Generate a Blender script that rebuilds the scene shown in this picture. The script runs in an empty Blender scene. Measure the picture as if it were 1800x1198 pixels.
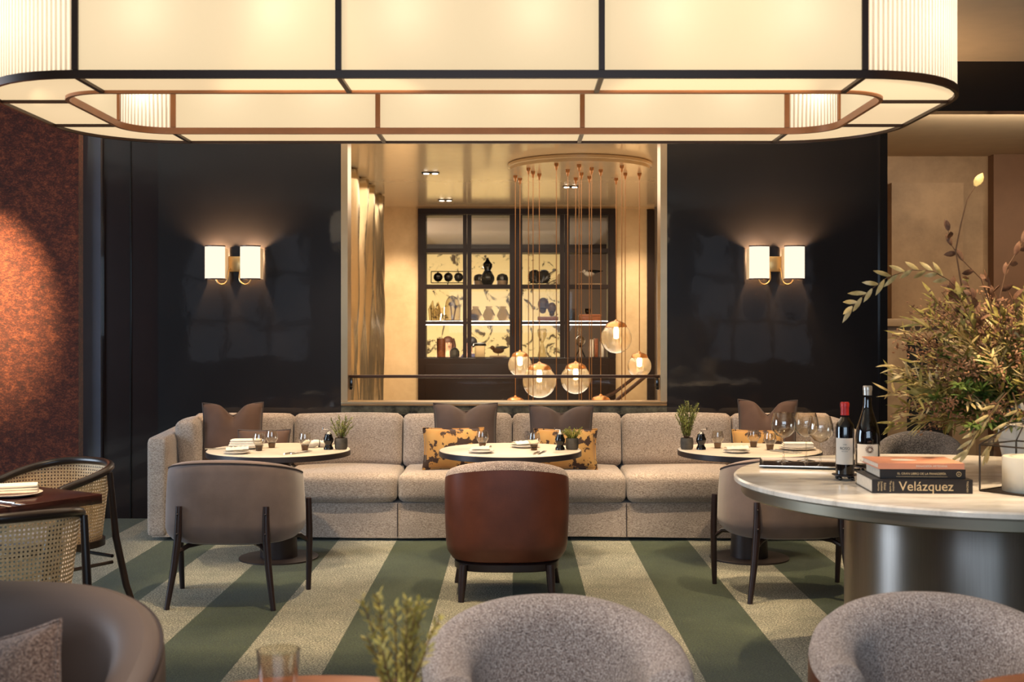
import bpy, bmesh, math, random
from mathutils import Vector, Matrix, Euler
SC = bpy.context.scene
COL = SC.collection
PI = math.pi
R = math.radians
F, H = 2100.0, 1.5            # focal length in pixels of the 1800 px wide photograph, camera height in metres
rnd = random.Random(7)

def W(px, py, Y):             # world point seen at a pixel of the photograph, at a known distance Y
    return Vector(((px - 905) * Y / F, Y, H - (py - 577) * Y / F))
def onZ(px, py, Z):           # world point on a horizontal surface of height Z
    return W(px, py, F * (H - Z) / (py - 577))

# ------------------------------------------------------------------ materials
def srgb(r, g, b):
    f = lambda c: (c / 255 / 12.92) if c / 255 <= 0.04045 else ((c / 255 + 0.055) / 1.055) ** 2.4
    return (f(r), f(g), f(b), 1)
class NT:
    def __init__(s, name):
        s.m = bpy.data.materials.new(name); s.m.use_nodes = True
        s.t = s.m.node_tree; s.t.nodes.clear()
        s.out = s.n('ShaderNodeOutputMaterial')
    def n(s, ty, **kw):
        x = s.t.nodes.new(ty)
        for k, v in kw.items():
            if k.startswith('i_'):
                x.inputs[k[2:].replace('_', ' ')].default_value = v
            else:
                setattr(x, k, v)
        return x
    def l(s, a, b): s.t.links.new(a, b)
    def surf(s, o): s.l(o, s.out.inputs['Surface']); return s.m
    def coord(s, kind='Object', scale=(1, 1, 1), rot=(0, 0, 0)):
        c = s.n('ShaderNodeTexCoord'); mp = s.n('ShaderNodeMapping')
        mp.inputs['Scale'].default_value = scale; mp.inputs['Rotation'].default_value = rot
        s.l(c.outputs[kind], mp.inputs['Vector']); return mp.outputs['Vector']
    def noise(s, vec, scale, detail=3, rough=.5):
        x = s.n('ShaderNodeTexNoise'); x.inputs['Scale'].default_value = scale
        x.inputs['Detail'].default_value = detail; x.inputs['Roughness'].default_value = rough
        s.l(vec, x.inputs['Vector']); return x
    def ramp(s, fac, stops):
        x = s.n('ShaderNodeValToRGB'); e = x.color_ramp.elements
        while len(e) > len(stops): e.remove(e[-1])
        while len(e) < len(stops): e.new(.5)
        for el, (p, c) in zip(e, stops): el.position = p; el.color = c
        s.l(fac, x.inputs['Fac']); return x.outputs['Color']
    def bump(s, h, strength=.3, dist=.01):
        x = s.n('ShaderNodeBump'); x.inputs['Strength'].default_value = strength
        x.inputs['Distance'].default_value = dist; s.l(h, x.inputs['Height']); return x.outputs['Normal']
    def math(s, op, a, b=None):
        x = s.n('ShaderNodeMath', operation=op)
        for i, v in enumerate((a, b)):
            if v is None: continue
            if isinstance(v, (int, float)): x.inputs[i].default_value = v
            else: s.l(v, x.inputs[i])
        return x.outputs[0]
    def mixc(s, fac, a, b):
        x = s.n('ShaderNodeMix', data_type='RGBA')
        for i, v in ((0, fac), (6, a), (7, b)):
            if isinstance(v, (int, float, tuple)): x.inputs[i].default_value = v
            else: s.l(v, x.inputs[i])
        return x.outputs[2]
    def bsdf(s, color=None, rough=.5, metal=0, spec=.5, normal=None, **kw):
        b = s.n('ShaderNodeBsdfPrincipled')
        b.inputs['Roughness'].default_value = rough; b.inputs['Metallic'].default_value = metal
        b.inputs['Specular IOR Level'].default_value = spec
        if color is not None:
            if isinstance(color, tuple): b.inputs['Base Color'].default_value = color
            else: s.l(color, b.inputs['Base Color'])
        if normal is not None: s.l(normal, b.inputs['Normal'])
        for k, v in kw.items():
            i = b.inputs[k.replace('_', ' ')]
            if isinstance(v, (int, float, tuple)): i.default_value = v
            else: s.l(v, i)
        return b

def plain(name, c, rough=.5, metal=0, spec=.5, var=.12, vs=6, bump=0, bs=80, **kw):
    t = NT(name); v = t.coord()
    n = t.noise(v, vs, 4)
    lo = tuple(x * (1 - var) for x in c[:3]) + (1,); hi = tuple(min(1, x * (1 + var)) for x in c[:3]) + (1,)
    col = t.ramp(n.outputs['Fac'], [(.3, lo), (.7, hi)])
    nm = t.bump(t.noise(v, bs, 2).outputs['Fac'], bump, .004) if bump else None
    return t.surf(t.bsdf(col, rough, metal, spec, nm, **kw).outputs[0])

def speckle(name, stops, scale=160, rough=.95, bump=.6, dist=.006, stretch=(1, 1, 1), sheen=.3):
    t = NT(name); v = t.coord(scale=stretch)
    n = t.noise(v, scale, 3, .65)
    big = t.noise(v, 3, 2)
    col = t.ramp(n.outputs['Fac'], stops)
    shade = t.ramp(big.outputs['Fac'], [(.3, (.82, .82, .82, 1)), (.7, (1.05, 1.05, 1.05, 1))])
    mx = t.n('ShaderNodeMix', data_type='RGBA', blend_type='MULTIPLY'); mx.inputs[0].default_value = 1
    t.l(col, mx.inputs[6]); t.l(shade, mx.inputs[7])
    b = t.bsdf(mx.outputs[2], rough, 0, .2, t.bump(n.outputs['Fac'], bump, dist), Sheen_Weight=sheen)
    return t.surf(b.outputs[0])

def thin_glass(name, tint=(.97, .95, .9, 1), ior=1.45, rough=.02, boost=1.0, haze=0):
    t = NT(name)
    lw = t.n('ShaderNodeLayerWeight'); lw.inputs['Blend'].default_value = .5
    f0 = ((ior - 1) / (ior + 1)) ** 2
    fac = t.math('MINIMUM', t.math('MULTIPLY', t.math('ADD', t.math('MULTIPLY', t.math('POWER', lw.outputs['Facing'], 4.0), 1 - f0), f0), boost), .85)
    a = t.n('ShaderNodeBsdfTransparent'); a.inputs['Color'].default_value = tint
    g = t.n('ShaderNodeBsdfGlossy'); g.inputs['Roughness'].default_value = rough
    base = a.outputs[0]
    if haze:
        d = t.n('ShaderNodeBsdfTranslucent'); d.inputs['Color'].default_value = (1, .9, .75, 1)
        m0 = t.n('ShaderNodeMixShader'); m0.inputs[0].default_value = haze
        t.l(a.outputs[0], m0.inputs[1]); t.l(d.outputs[0], m0.inputs[2]); base = m0.outputs[0]
    m = t.n('ShaderNodeMixShader'); t.l(fac, m.inputs[0]); t.l(base, m.inputs[1]); t.l(g.outputs[0], m.inputs[2])
    return t.surf(m.outputs[0])

def emit(name, c, s):
    t = NT(name); e = t.n('ShaderNodeEmission'); e.inputs['Color'].default_value = c; e.inputs['Strength'].default_value = s
    return t.surf(e.outputs[0])

def lampshade(name, c, s, trans=.5, ribs=False):
    # woven diffuser: lets the bulbs behind it shine through, and glows itself
    t = NT(name)
    e = t.n('ShaderNodeEmission'); e.inputs['Color'].default_value = c; e.inputs['Strength'].default_value = s
    tr = t.n('ShaderNodeBsdfTranslucent'); tr.inputs['Color'].default_value = (trans, trans * .9, trans * .75, 1)
    df = t.n('ShaderNodeBsdfDiffuse'); df.inputs['Color'].default_value = (.12, .10, .075, 1)
    a = t.n('ShaderNodeAddShader'); b = t.n('ShaderNodeAddShader')
    t.l(e.outputs[0], a.inputs[0]); t.l(tr.outputs[0], a.inputs[1]); t.l(a.outputs[0], b.inputs[0]); t.l(df.outputs[0], b.inputs[1])
    return t.surf(b.outputs[0])

M = {}
def carpet():
    t = NT('striped carpet')
    g = t.n('ShaderNodeNewGeometry'); sp = t.n('ShaderNodeSeparateXYZ'); t.l(g.outputs['Position'], sp.inputs[0])
    pos = g.outputs['Position']
    fine = t.noise(pos, 115, 3, .75)
    med = t.noise(pos, 9, 3)
    wob = t.math('MULTIPLY', t.math('SUBTRACT', fine.outputs['Fac'], .5), .012)
    fr = t.math('FRACT', t.math('DIVIDE', t.math('ADD', t.math('ADD', sp.outputs['X'], 1.25 + 8.25), wob), .825))
    isl = t.math('LESS_THAN', fr, .5)
    light = t.ramp(fine.outputs['Fac'], [(.36, srgb(52, 56, 48)), (.5, srgb(122, 121, 108)), (.63, srgb(204, 200, 180))])
    dark = t.ramp(fine.outputs['Fac'], [(.36, srgb(22, 36, 28)), (.52, srgb(54, 64, 45)), (.66, srgb(92, 102, 74))])
    col = t.mixc(isl, dark, light)
    sh = t.ramp(med.outputs['Fac'], [(.3, (.75, .78, .75, 1)), (.7, (1.05, 1.03, 1, 1))])
    mx = t.n('ShaderNodeMix', data_type='RGBA', blend_type='MULTIPLY'); mx.inputs[0].default_value = 1
    t.l(col, mx.inputs[6]); t.l(sh, mx.inputs[7])
    return t.surf(t.bsdf(mx.outputs[2], .97, 0, .1, t.bump(fine.outputs['Fac'], .7, .012), Sheen_Weight=.2).outputs[0])
M['carpet'] = carpet()

def lacquer(name, c, rough=.06, wav=.05):
    t = NT(name); g = t.n('ShaderNodeNewGeometry')
    n = t.noise(g.outputs['Position'], 2.3, 2); n2 = t.noise(g.outputs['Position'], 26, 2)
    h = t.math('ADD', t.math('MULTIPLY', n.outputs['Fac'], .5), t.math('MULTIPLY', n2.outputs['Fac'], .025))
    col = t.ramp(n.outputs['Fac'], [(.3, tuple(x * .8 for x in c[:3]) + (1,)), (.7, c)])
    return t.surf(t.bsdf(col, .34, 0, .16, t.bump(h, wav, .1), Coat_Weight=.9, Coat_Roughness=rough, Coat_Normal=t.bump(h, wav, .1)).outputs[0])
M['lacquer'] = lacquer('glossy black lacquer', srgb(26, 24, 26), .04)
M['lacquer_reflection'] = lacquer('bluish lacquer with painted reflection', srgb(70, 72, 84), .04)  # bluish-black lacquer, colour raised to carry a blue-grey reflection
M['lacquer_brown'] = lacquer('glossy brown lacquer', srgb(30, 18, 17), .04)
def red_velvet():
    t = NT('rust red crushed velvet'); g = t.n('ShaderNodeNewGeometry')
    mp = t.n('ShaderNodeMapping'); mp.inputs['Scale'].default_value = (1, 1, 1.5); t.l(g.outputs['Position'], mp.inputs[0])
    n = t.noise(mp.outputs[0], 18, 6, .8); n2 = t.noise(mp.outputs[0], 85, 3, .7)
    f = t.math('ADD', t.math('MULTIPLY', n.outputs['Fac'], .6), t.math('MULTIPLY', n2.outputs['Fac'], .4))
    col = t.ramp(f, [(.36, srgb(24, 7, 5)), (.5, srgb(70, 26, 15)), (.66, srgb(132, 68, 38))])
    return t.surf(t.bsdf(col, .8, 0, .25, t.bump(f, .4, .02), Sheen_Weight=.3).outputs[0])
M['red'] = red_velvet()
def stone(name, a, b, scale=1.6, rough=.45):
    t = NT(name); g = t.n('ShaderNodeNewGeometry')
    n = t.noise(g.outputs['Position'], scale, 8, .65); 
    col = t.ramp(n.outputs['Fac'], [(.35, a), (.65, b)])
    return t.surf(t.bsdf(col, rough, 0, .4, t.bump(n.outputs['Fac'], .1, .02)).outputs[0])
M['tan_stone'] = stone('tan stone wall', srgb(128, 102, 76), srgb(170, 140, 108))
M['pale_stone'] = stone('pale stone surround', srgb(165, 138, 108), srgb(196, 168, 134), 3)
M['plaster'] = stone('warm lobby plaster', srgb(186, 156, 114), srgb(208, 178, 134), 2.2, .5)
M['ceiling'] = plain('ceiling paint', srgb(226, 208, 184), .85, var=.03)
M['lobby_ceiling'] = plain('satin champagne ceiling', srgb(214, 186, 146), .22, .0, .8, var=.02, Coat_Weight=.6, Coat_Roughness=.12)
M['champagne'] = plain('polished champagne metal', srgb(180, 156, 124), .34, 1, var=.05)
M['gold_ripple'] = plain('rippled champagne metal', srgb(196, 172, 134), .26, .9, var=.08, vs=2)
M['greygreen_marble'] = stone('dark green marble', srgb(24, 26, 22), srgb(98, 96, 84), 7, .15)
M['taupe_wall'] = plain('taupe wall paint', srgb(88, 74, 64), .8, var=.04)
M['grey_wall'] = plain('grey wall', srgb(150, 140, 132), .6, var=.04)
M['brown_wall'] = plain('warm brown wall', srgb(112, 80, 58), .6, var=.06)
M['black'] = plain('black void', srgb(12, 9, 8), .6, var=.1)
M['dark_trim'] = plain('black metal trim', srgb(16, 13, 13), .25, 0, .5, var=.1)
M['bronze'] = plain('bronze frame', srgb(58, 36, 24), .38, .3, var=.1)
M['bronze_lit'] = plain('lit bronze frame', srgb(172, 116, 78), .4, .3, var=.12)  # lighter copy of the bronze, the chandelier's own glow put into its colour
M['copper'] = plain('copper metal', srgb(196, 138, 88), .28, .9, var=.06)
M['copper_cord'] = plain('copper cord', srgb(142, 100, 62), .4, .5, var=.06)
M['brass'] = plain('brushed brass', srgb(214, 178, 122), .3, .8, var=.06)
M['chrome'] = plain('chrome', srgb(225, 222, 216), .1, 1, var=.02)
M['steel'] = plain('cutlery steel', srgb(215, 212, 206), .16, 1, var=.02)
M['sofa'] = speckle('sofa weave', [(.3, srgb(112, 98, 90)), (.5, srgb(164, 149, 137)), (.7, srgb(198, 184, 172))], 150, stretch=(.6, .6, 1.5), bump=.4, dist=.004)
M['boucle'] = speckle('boucle wool', [(.33, srgb(74, 58, 54)), (.5, srgb(166, 147, 138)), (.66, srgb(228, 215, 208))], 230, bump=.9, dist=.008)
M['grey_boucle'] = speckle('grey boucle wool', [(.32, srgb(60, 54, 50)), (.5, srgb(104, 96, 90)), (.68, srgb(150, 140, 132))], 120, bump=.9, dist=.008)
M['brown_boucle'] = speckle('brown boucle wool', [(.32, srgb(60, 42, 34)), (.5, srgb(126, 96, 80)), (.68, srgb(180, 148, 128))], 170, bump=.9, dist=.006)
M['taupe'] = plain('taupe nubuck', srgb(118, 102, 97), .82, 0, .25, var=.22, vs=5, bump=.08, bs=140, Sheen_Weight=.35)
M['taupe_leather'] = plain('taupe leather', srgb(100, 83, 75), .55, 0, .4, var=.06, vs=3, bump=.06, bs=200)
M['brown_leather'] = plain('chestnut leather', srgb(96, 50, 34), .40, 0, .45, var=.22, vs=6, bump=.06, bs=160)
M['piping'] = plain('dark piping', srgb(62, 50, 48), .7, var=.05)
M['leg'] = plain('near black stained wood', srgb(40, 27, 27), .38, 0, .45, var=.15, vs=18)
M['rim'] = plain('dark bent wood', srgb(36, 25, 22), .3, 0, .5, var=.15, vs=14)
M['velvet'] = plain('brown velvet', srgb(84, 62, 52), .7, 0, .2, var=.15, vs=5, Sheen_Weight=.12)
M['velvet_grey'] = plain('charcoal brown velvet', srgb(76, 62, 58), .7, 0, .2, var=.15, vs=5, Sheen_Weight=.12)
def gold_print():
    t = NT('gold botanical print'); v = t.coord()
    n = t.noise(v, 13, 5, .6); n3 = t.noise(v, 5, 2)
    base = t.ramp(n3.outputs['Fac'], [(.35, srgb(164, 118, 62)), (.55, srgb(176, 136, 80)), (.68, srgb(148, 126, 60))])
    msk = t.ramp(n.outputs['Fac'], [(.0, (0, 0, 0, 1)), (.515, (0, 0, 0, 1)), (.54, (1, 1, 1, 1)), (1, (1, 1, 1, 1))])
    col = t.mixc(msk, base, srgb(54, 36, 28))
    return t.surf(t.bsdf(col, .75, 0, .2, Sheen_Weight=.2).outputs[0])
M['gold_print'] = gold_print()
M['table_top'] = plain('cream stone table top', srgb(222, 206, 186), .35, 0, .5, var=.06, vs=8)
M['table_edge'] = plain('dark gunmetal edge', srgb(66, 58, 58), .4, .5, var=.06)
M['gunmetal'] = plain('gunmetal base', srgb(52, 44, 44), .42, .4, var=.08)
def marble():
    t = NT('white veined marble'); g = t.n('ShaderNodeNewGeometry')
    n = t.noise(g.outputs['Position'], 1.5, 8, .6)
    mp = t.n('ShaderNodeMapping'); mp.inputs['Rotation'].default_value = (0, 0, .5); mp.inputs['Scale'].default_value = (2, 7, 2); t.l(g.outputs['Position'], mp.inputs[0])
    w = t.noise(mp.outputs[0], 1.7, 9, .68)
    col = t.ramp(w.outputs['Fac'], [(.3, srgb(186, 174, 162)), (.45, srgb(222, 213, 201)), (.6, srgb(240, 232, 222)), (.75, srgb(208, 198, 188))])
    return t.surf(t.bsdf(col, .16, 0, .5).outputs[0])
M['marble'] = marble()
def brushed():
    t = NT('brushed steel drum'); v = t.coord(scale=(60, 60, 1))
    n = t.noise(v, 5, 3)
    col = t.ramp(n.outputs['Fac'], [(.3, srgb(160, 150, 142)), (.7, srgb(168, 158, 150))])
    tg = t.n('ShaderNodeTangent', direction_type='RADIAL', axis='Z')
    return t.surf(t.bsdf(col, .36, 1, .5, None, Anisotropic=.85, Anisotropic_Rotation=.25, Tangent=tg.outputs[0]).outputs[0])
M['brushed'] = brushed()
M['band'] = plain('champagne band', srgb(170, 158, 138), .32, .9, var=.04)
def wood(name, a, b, rough=.3, sc=(2, 20, 20)):
    t = NT(name); v = t.coord(scale=sc); n = t.noise(v, 2.5, 6, .6)
    return t.surf(t.bsdf(t.ramp(n.outputs['Fac'], [(.35, a), (.65, b)]), rough, 0, .5).outputs[0])
M['dark_wood'] = wood('dark polished wood', srgb(44, 22, 18), srgb(66, 34, 28), .22)
M['red_wood'] = wood('reddish wood table', srgb(120, 66, 40), srgb(160, 96, 62), .3)
M['cab_wood'] = plain('espresso cabinet wood', srgb(32, 20, 14), .4, 0, .25, var=.12)
M['porcelain'] = plain('white porcelain', srgb(240, 232, 220), .18, 0, .5, var=.02)
M['linen'] = plain('white linen', srgb(240, 230, 214), .85, 0, .2, var=.04, vs=20, bump=.2, bs=60)
M['black_gloss'] = plain('glossy black', srgb(20, 18, 18), .12, 0, .6, var=.1)
M['pot'] = plain('dark concrete pot', srgb(84, 78, 70), .8, var=.25, vs=30)
M['soil'] = plain('soil', srgb(42, 30, 22), .95, var=.3, vs=60)
M['rosemary'] = plain('rosemary leaves', srgb(136, 142, 70), .65, var=.35, vs=30, Subsurface_Weight=0.0)
M['thyme'] = plain('bright herb leaves', srgb(150, 158, 60), .65, var=.3, vs=40)
M['blur_herb'] = plain('yellow green herb leaves', srgb(176, 158, 78), .65, var=.35, vs=30)
M['stem'] = plain('brown stem', srgb(104, 72, 44), .7, var=.2, vs=20)
M['glass'] = thin_glass('clear glass', (.96, .94, .90, 1), 1.5, .015, 2.2)
M['pane'] = thin_glass('window pane', (.97, .96, .94, 1), 1.3, .01, .6)
M['globe'] = thin_glass('amber ribbed glass', (.92, .80, .60, 1), 1.5, .05, 1.8, .22)
M['cloche'] = thin_glass('antique glass', (.86, .80, .68, 1), 1.5, .05, 2.5)
M['faceted'] = thin_glass('smoky faceted glass', (.62, .54, .42, 1), 1.5, .08, 2.0)
M['smoke'] = thin_glass('smoked glass', (.30, .22, .15, 1), 1.5, .04, 1.2)
M['bottle'] = plain('dark wine bottle glass', srgb(14, 9, 9), .06, 0, .7, var=.05, Coat_Weight=.6)
M['foil_red'] = plain('red foil capsule', srgb(196, 48, 44), .38, .1, .5, var=.06)
M['foil_silver'] = plain('silver foil capsule', srgb(200, 192, 182), .3, .6, .5, var=.05)
M['label_paper'] = plain('cream paper', srgb(232, 220, 204), .75, 0, .3, var=.03)
M['ink'] = plain('dark ink', srgb(52, 44, 40), .7, var=.05)
M['bronze_ink'] = plain('sepia ink', srgb(120, 84, 54), .7, var=.2)
M['book_black'] = plain('black book cover', srgb(34, 27, 24), .35, 0, .4, var=.06)
M['book_pink'] = plain('salmon book cover', srgb(222, 150, 118), .5, 0, .4, var=.05)
M['pages'] = plain('book pages', srgb(226, 214, 196), .85, 0, .2, var=.06, vs=60)
M['gilt'] = plain('gold lettering', srgb(226, 198, 150), .5, 0, .4, var=.04)
M['wax'] = plain('ivory candle wax', srgb(238, 228, 210), .5, 0, .4, var=.03)
M['vase_white'] = plain('white ceramic', srgb(228, 222, 212), .35, 0, .5, var=.04)
M['lead'] = plain('lantern metal edge', srgb(64, 54, 46), .35, .7, var=.1)
M['silver_tray'] = plain('silver tray rim', srgb(216, 208, 196), .15, 1, var=.04)
M['tray_floor'] = plain('dark mirrored tray', srgb(120, 92, 58), .1, .9, var=.1)
M['skin'] = plain('skin', srgb(206, 156, 126), .6, var=.05)
M['hair_brown'] = plain('brown hair', srgb(70, 38, 24), .6, var=.2, vs=30)
M['hair_dark'] = plain('dark hair', srgb(30, 24, 24), .6, var=.2, vs=30)
M['cream_cloth'] = plain('cream blouse', srgb(214, 188, 170), .85, var=.05)
M['navy_cloth'] = plain('navy jacket', srgb(44, 42, 66), .85, var=.06)
def cane():
    t = NT('woven cane'); u = t.n('ShaderNodeUVMap'); sp = t.n('ShaderNodeSeparateXYZ'); t.l(u.outputs[0], sp.inputs[0])
    k = 2 * PI / .0165
    def lobes(dx):
        a = t.math('COSINE', t.math('ADD', t.math('MULTIPLY', sp.outputs['X'], k), dx))
        b = t.math('COSINE', t.math('ADD', t.math('MULTIPLY', sp.outputs['Y'], k), dx))
        return t.math('ADD', a, b)
    hole = t.math('GREATER_THAN', lobes(0), 1.0)
    n = t.noise(t.coord(), 120, 2)
    col = t.ramp(n.outputs['Fac'], [(.3, srgb(190, 152, 106)), (.7, srgb(232, 200, 156))])
    b = t.bsdf(col, .55, 0, .4)
    tr = t.n('ShaderNodeBsdfTransparent'); mx = t.n('ShaderNodeMixShader')
    t.l(hole, mx.inputs[0]); t.l(b.outputs[0], mx.inputs[1]); t.l(tr.outputs[0], mx.inputs[2])
    return t.surf(mx.outputs[0])
M['cane'] = cane()
def wallpaper():
    t = NT('bird wallpaper'); g = t.n('ShaderNodeNewGeometry')
    n = t.noise(g.outputs['Position'], 2.6, 5, .66)
    n.inputs['Distortion'].default_value = 1.4
    msk = t.ramp(n.outputs['Fac'], [(.0, (0, 0, 0, 1)), (.55, (0, 0, 0, 1)), (.60, (1, 1, 1, 1)), (1, (1, 1, 1, 1))])
    col = t.mixc(msk, srgb(232, 214, 160), srgb(84, 70, 50))
    return t.surf(t.bsdf(col, .8).outputs[0])
M['wallpaper'] = wallpaper()
WARM = (1.0, .80, .52, 1)
M['shade'] = lampshade('chandelier fabric', (1.0, .77, .46, 1), .70, .13)
M['under'] = lampshade('chandelier under diffuser', (1.0, .72, .41, 1), .80, .05)
def ribbed():
    t = NT('ribbed chandelier glass'); u = t.n('ShaderNodeUVMap'); sp = t.n('ShaderNodeSeparateXYZ'); t.l(u.outputs[0], sp.inputs[0])
    rib = t.math('SINE', t.math('MULTIPLY', sp.outputs['X'], 2 * PI / .0185))
    r01 = t.math('ADD', t.math('MULTIPLY', rib, .5), .5)
    nm = t.bump(r01, .8, .006)
    tr = t.n('ShaderNodeBsdfTranslucent'); tr.inputs['Color'].default_value = (.5, .46, .4, 1); t.l(nm, tr.inputs['Normal'])
    gl = t.n('ShaderNodeBsdfGlossy'); gl.inputs['Roughness'].default_value = .1; t.l(nm, gl.inputs['Normal'])
    ec = t.ramp(r01, [(0, (.14, .07, .03, 1)), (.45, (.8, .6, .38, 1)), (1, (1, .88, .68, 1))])
    e = t.n('ShaderNodeEmission'); e.inputs['Strength'].default_value = .72; t.l(ec, e.inputs['Color'])
    m = t.n('ShaderNodeMixShader'); m.inputs[0].default_value = .12; t.l(tr.outputs[0], m.inputs[1]); t.l(gl.outputs[0], m.inputs[2])
    a = t.n('ShaderNodeAddShader'); t.l(m.outputs[0], a.inputs[0]); t.l(e.outputs[0], a.inputs[1])
    return t.surf(a.outputs[0])
M['ribbed'] = ribbed()
M['sconce_shade'] = emit('glowing sconce shade', (1, .87, .68, 1), 1.18)
M['sconce_side'] = plain('sconce side', srgb(236, 196, 140), .6, var=.03, Emission_Color=(1, .72, .42, 1), Emission_Strength=.28)
M['bulb'] = emit('warm bulb', (1, .72, .40, 1), 14)
M['led'] = emit('shelf light', (1, .90, .76, 1), 5)
M['spot_glow'] = emit('downlight lamp', (1, .88, .7, 1), 9)
M['daylight'] = emit('dim daylight window', (.80, .86, 1, 1), .30)
M['window_frame'] = plain('dark window frame', srgb(40, 34, 32), .5, var=.05)

# ------------------------------------------------------------------ mesh helpers
class MB:
    def __init__(s): s.bm = bmesh.new(); s.uv = None
    def merge(s, tmp, mat=None):
        if mat is not None: bmesh.ops.transform(tmp, matrix=mat, verts=tmp.verts)
        me = bpy.data.meshes.new('tmp'); tmp.to_mesh(me); tmp.free(); s.bm.from_mesh(me); bpy.data.meshes.remove(me); return s
    def box(s, x0, x1, y0, y1, z0, z1, bev=0, seg=2, mat=None):
        t = bmesh.new(); bmesh.ops.create_cube(t, size=1)
        for v in t.verts:
            v.co = Vector((x0 + (v.co.x + .5) * (x1 - x0), y0 + (v.co.y + .5) * (y1 - y0), z0 + (v.co.z + .5) * (z1 - z0)))
        if bev: bmesh.ops.bevel(t, geom=list(t.edges), offset=bev, segments=seg, profile=.5, affect='EDGES')
        return s.merge(t, mat)
    def soft(s, w, d, h, r, puff=(0, 0, 0), n=9, mat=None, wob=0, seed=0):   # rounded, plump cushion centred at the origin
        t = bmesh.new(); bmesh.ops.create_cube(t, size=2)
        bmesh.ops.subdivide_edges(t, edges=list(t.edges), cuts=n, use_grid_fill=True)
        hv = Vector((w / 2, d / 2, h / 2)); rr = random.Random(seed); ph = [rr.uniform(0, 6) for _ in range(4)]
        for v in t.verts:
            p = v.co.copy()
            e = Vector([math.copysign(1 - (1 - abs(c)) ** 1.35, c) for c in p])
            q0 = Vector((e.x * hv.x, e.y * hv.y, e.z * hv.z))
            q = Vector([max(-hv[i] + r, min(hv[i] - r, q0[i])) for i in range(3)])
            dd = q0 - q
            if dd.length > 1e-9: q0 = q + dd.normalized() * min(r, max(dd.length, 0) if dd.length < r and max(abs(c) for c in p) < .999 else r)
            for i in range(3):
                j, k = (i + 1) % 3, (i + 2) % 3
                if puff[i] and abs(p[i]) > .98: q0[i] += math.copysign(puff[i] * (1 - p[j] ** 2) * (1 - p[k] ** 2), p[i])
            if wob:
                q0 += Vector((0, wob * math.sin(7 * q0.x + ph[0]) * math.cos(9 * q0.z + ph[1]), wob * math.sin(6 * q0.x + ph[2]) * math.cos(8 * q0.y + ph[3])))
            v.co = q0
        return s.merge(t, mat)
    def loft(s, rings, closed=True, cap0=False, cap1=False, loop=False, uv=None):
        bm = s.bm; vs = [[bm.verts.new(p) for p in r] for r in rings]
        n = len(rings[0]); m = len(rings)
        lay = bm.loops.layers.uv.verify() if uv else None
        for i in range(m if loop else m - 1):
            a, b = vs[i], vs[(i + 1) % m]
            for j in range(n if closed else n - 1):
                k = (j + 1) % n
                try: f = bm.faces.new((a[j], a[k], b[k], b[j]))
                except ValueError: continue
                if uv:
                    jj, ii = (j + 1, i + 1)
                    for lp, (u_i, u_j) in zip(f.loops, ((i, j), (i, jj), (ii, jj), (ii, j))): lp[lay].uv = uv[u_i][u_j]
        if cap0: bm.faces.new(list(reversed(vs[0])))
        if cap1: bm.faces.new(vs[-1])
        return s
    def tube(s, pts, r, n=8, cap=True, loop=False):
        pts = [Vector(p) for p in pts]; m = len(pts)
        rad = r if isinstance(r, (list, tuple)) else [r] * m
        rings = []; prev = None
        for i, p in enumerate(pts):
            if loop: d = pts[(i + 1) % m] - pts[i - 1]
            else: d = pts[min(i + 1, m - 1)] - pts[max(i - 1, 0)]
            d.normalize()
            if prev is None:
                a = d.cross(Vector((0, 0, 1)))
                if a.length < 1e-3: a = d.cross(Vector((1, 0, 0)))
            else: a = prev - d * prev.dot(d)
            a.normalize(); prev = a; b = d.cross(a)
            rings.append([p + (a * math.cos(2 * PI * k / n) + b * math.sin(2 * PI * k / n)) * rad[i] for k in range(n)])
        return s.loft(rings, True, cap and not loop, cap and not loop, loop)
    def lathe(s, prof, n=24, c=(0, 0, 0), cap0=True, cap1=True, rib=0, nrib=0):
        c = Vector(c); rings = []
        for r, z in prof:
            rings.append([c + Vector((r * (1 + rib * math.cos(nrib * 2 * PI * k / n)) * math.cos(2 * PI * k / n), r * (1 + rib * math.cos(nrib * 2 * PI * k / n)) * math.sin(2 * PI * k / n), z)) for k in range(n)])
        return s.loft(rings, True, cap0, cap1)
    def prism(s, poly, z0, z1):           # vertical prism over a plan polygon
        return s.loft([[Vector((x, y, z0)) for x, y in poly], [Vector((x, y, z1)) for x, y in poly]], True, True, True)
    def sphere(s, c, r, n=16, sc=(1, 1, 1), mat=None):
        t = bmesh.new(); bmesh.ops.create_uvsphere(t, u_segments=n, v_segments=max(6, n // 2), radius=r)
        m = Matrix.Translation(Vector(c)) @ Matrix.Diagonal(Vector((*sc, 1)))
        return s.merge(t, (mat @ m) if mat is not None else m)
    def xf(s, mat): bmesh.ops.transform(s.bm, matrix=mat, verts=s.bm.verts); return s

def obj(name, mb, mat, parent=None, loc=None, rz=0, angle=40, flat=False):
    bm = mb.bm
    bmesh.ops.recalc_face_normals(bm, faces=bm.faces)
    me = bpy.data.meshes.new(name); bm.to_mesh(me); bm.free()
    me.materials.append(M[mat] if isinstance(mat, str) else mat)
    if not flat:
        for p in me.polygons: p.use_smooth = True
        me.set_sharp_from_angle(angle=R(angle))
    o = bpy.data.objects.new(name, me); COL.objects.link(o)
    if parent: o.parent = parent
    if loc is not None: o.location = loc
    if rz: o.rotation_euler = (0, 0, rz)
    return o
def tag(o, label, cat, group=None):
    o['label'] = label; o['category'] = cat
    if group: o['group'] = group
    return o
def thing(name, label, cat, loc=(0, 0, 0), rz=0, group=None):
    o = bpy.data.objects.new(name, None); COL.objects.link(o); o.empty_display_size = .05
    o.location = loc; o.rotation_euler = (0, 0, rz)
    return tag(o, label, cat, group)
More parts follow.
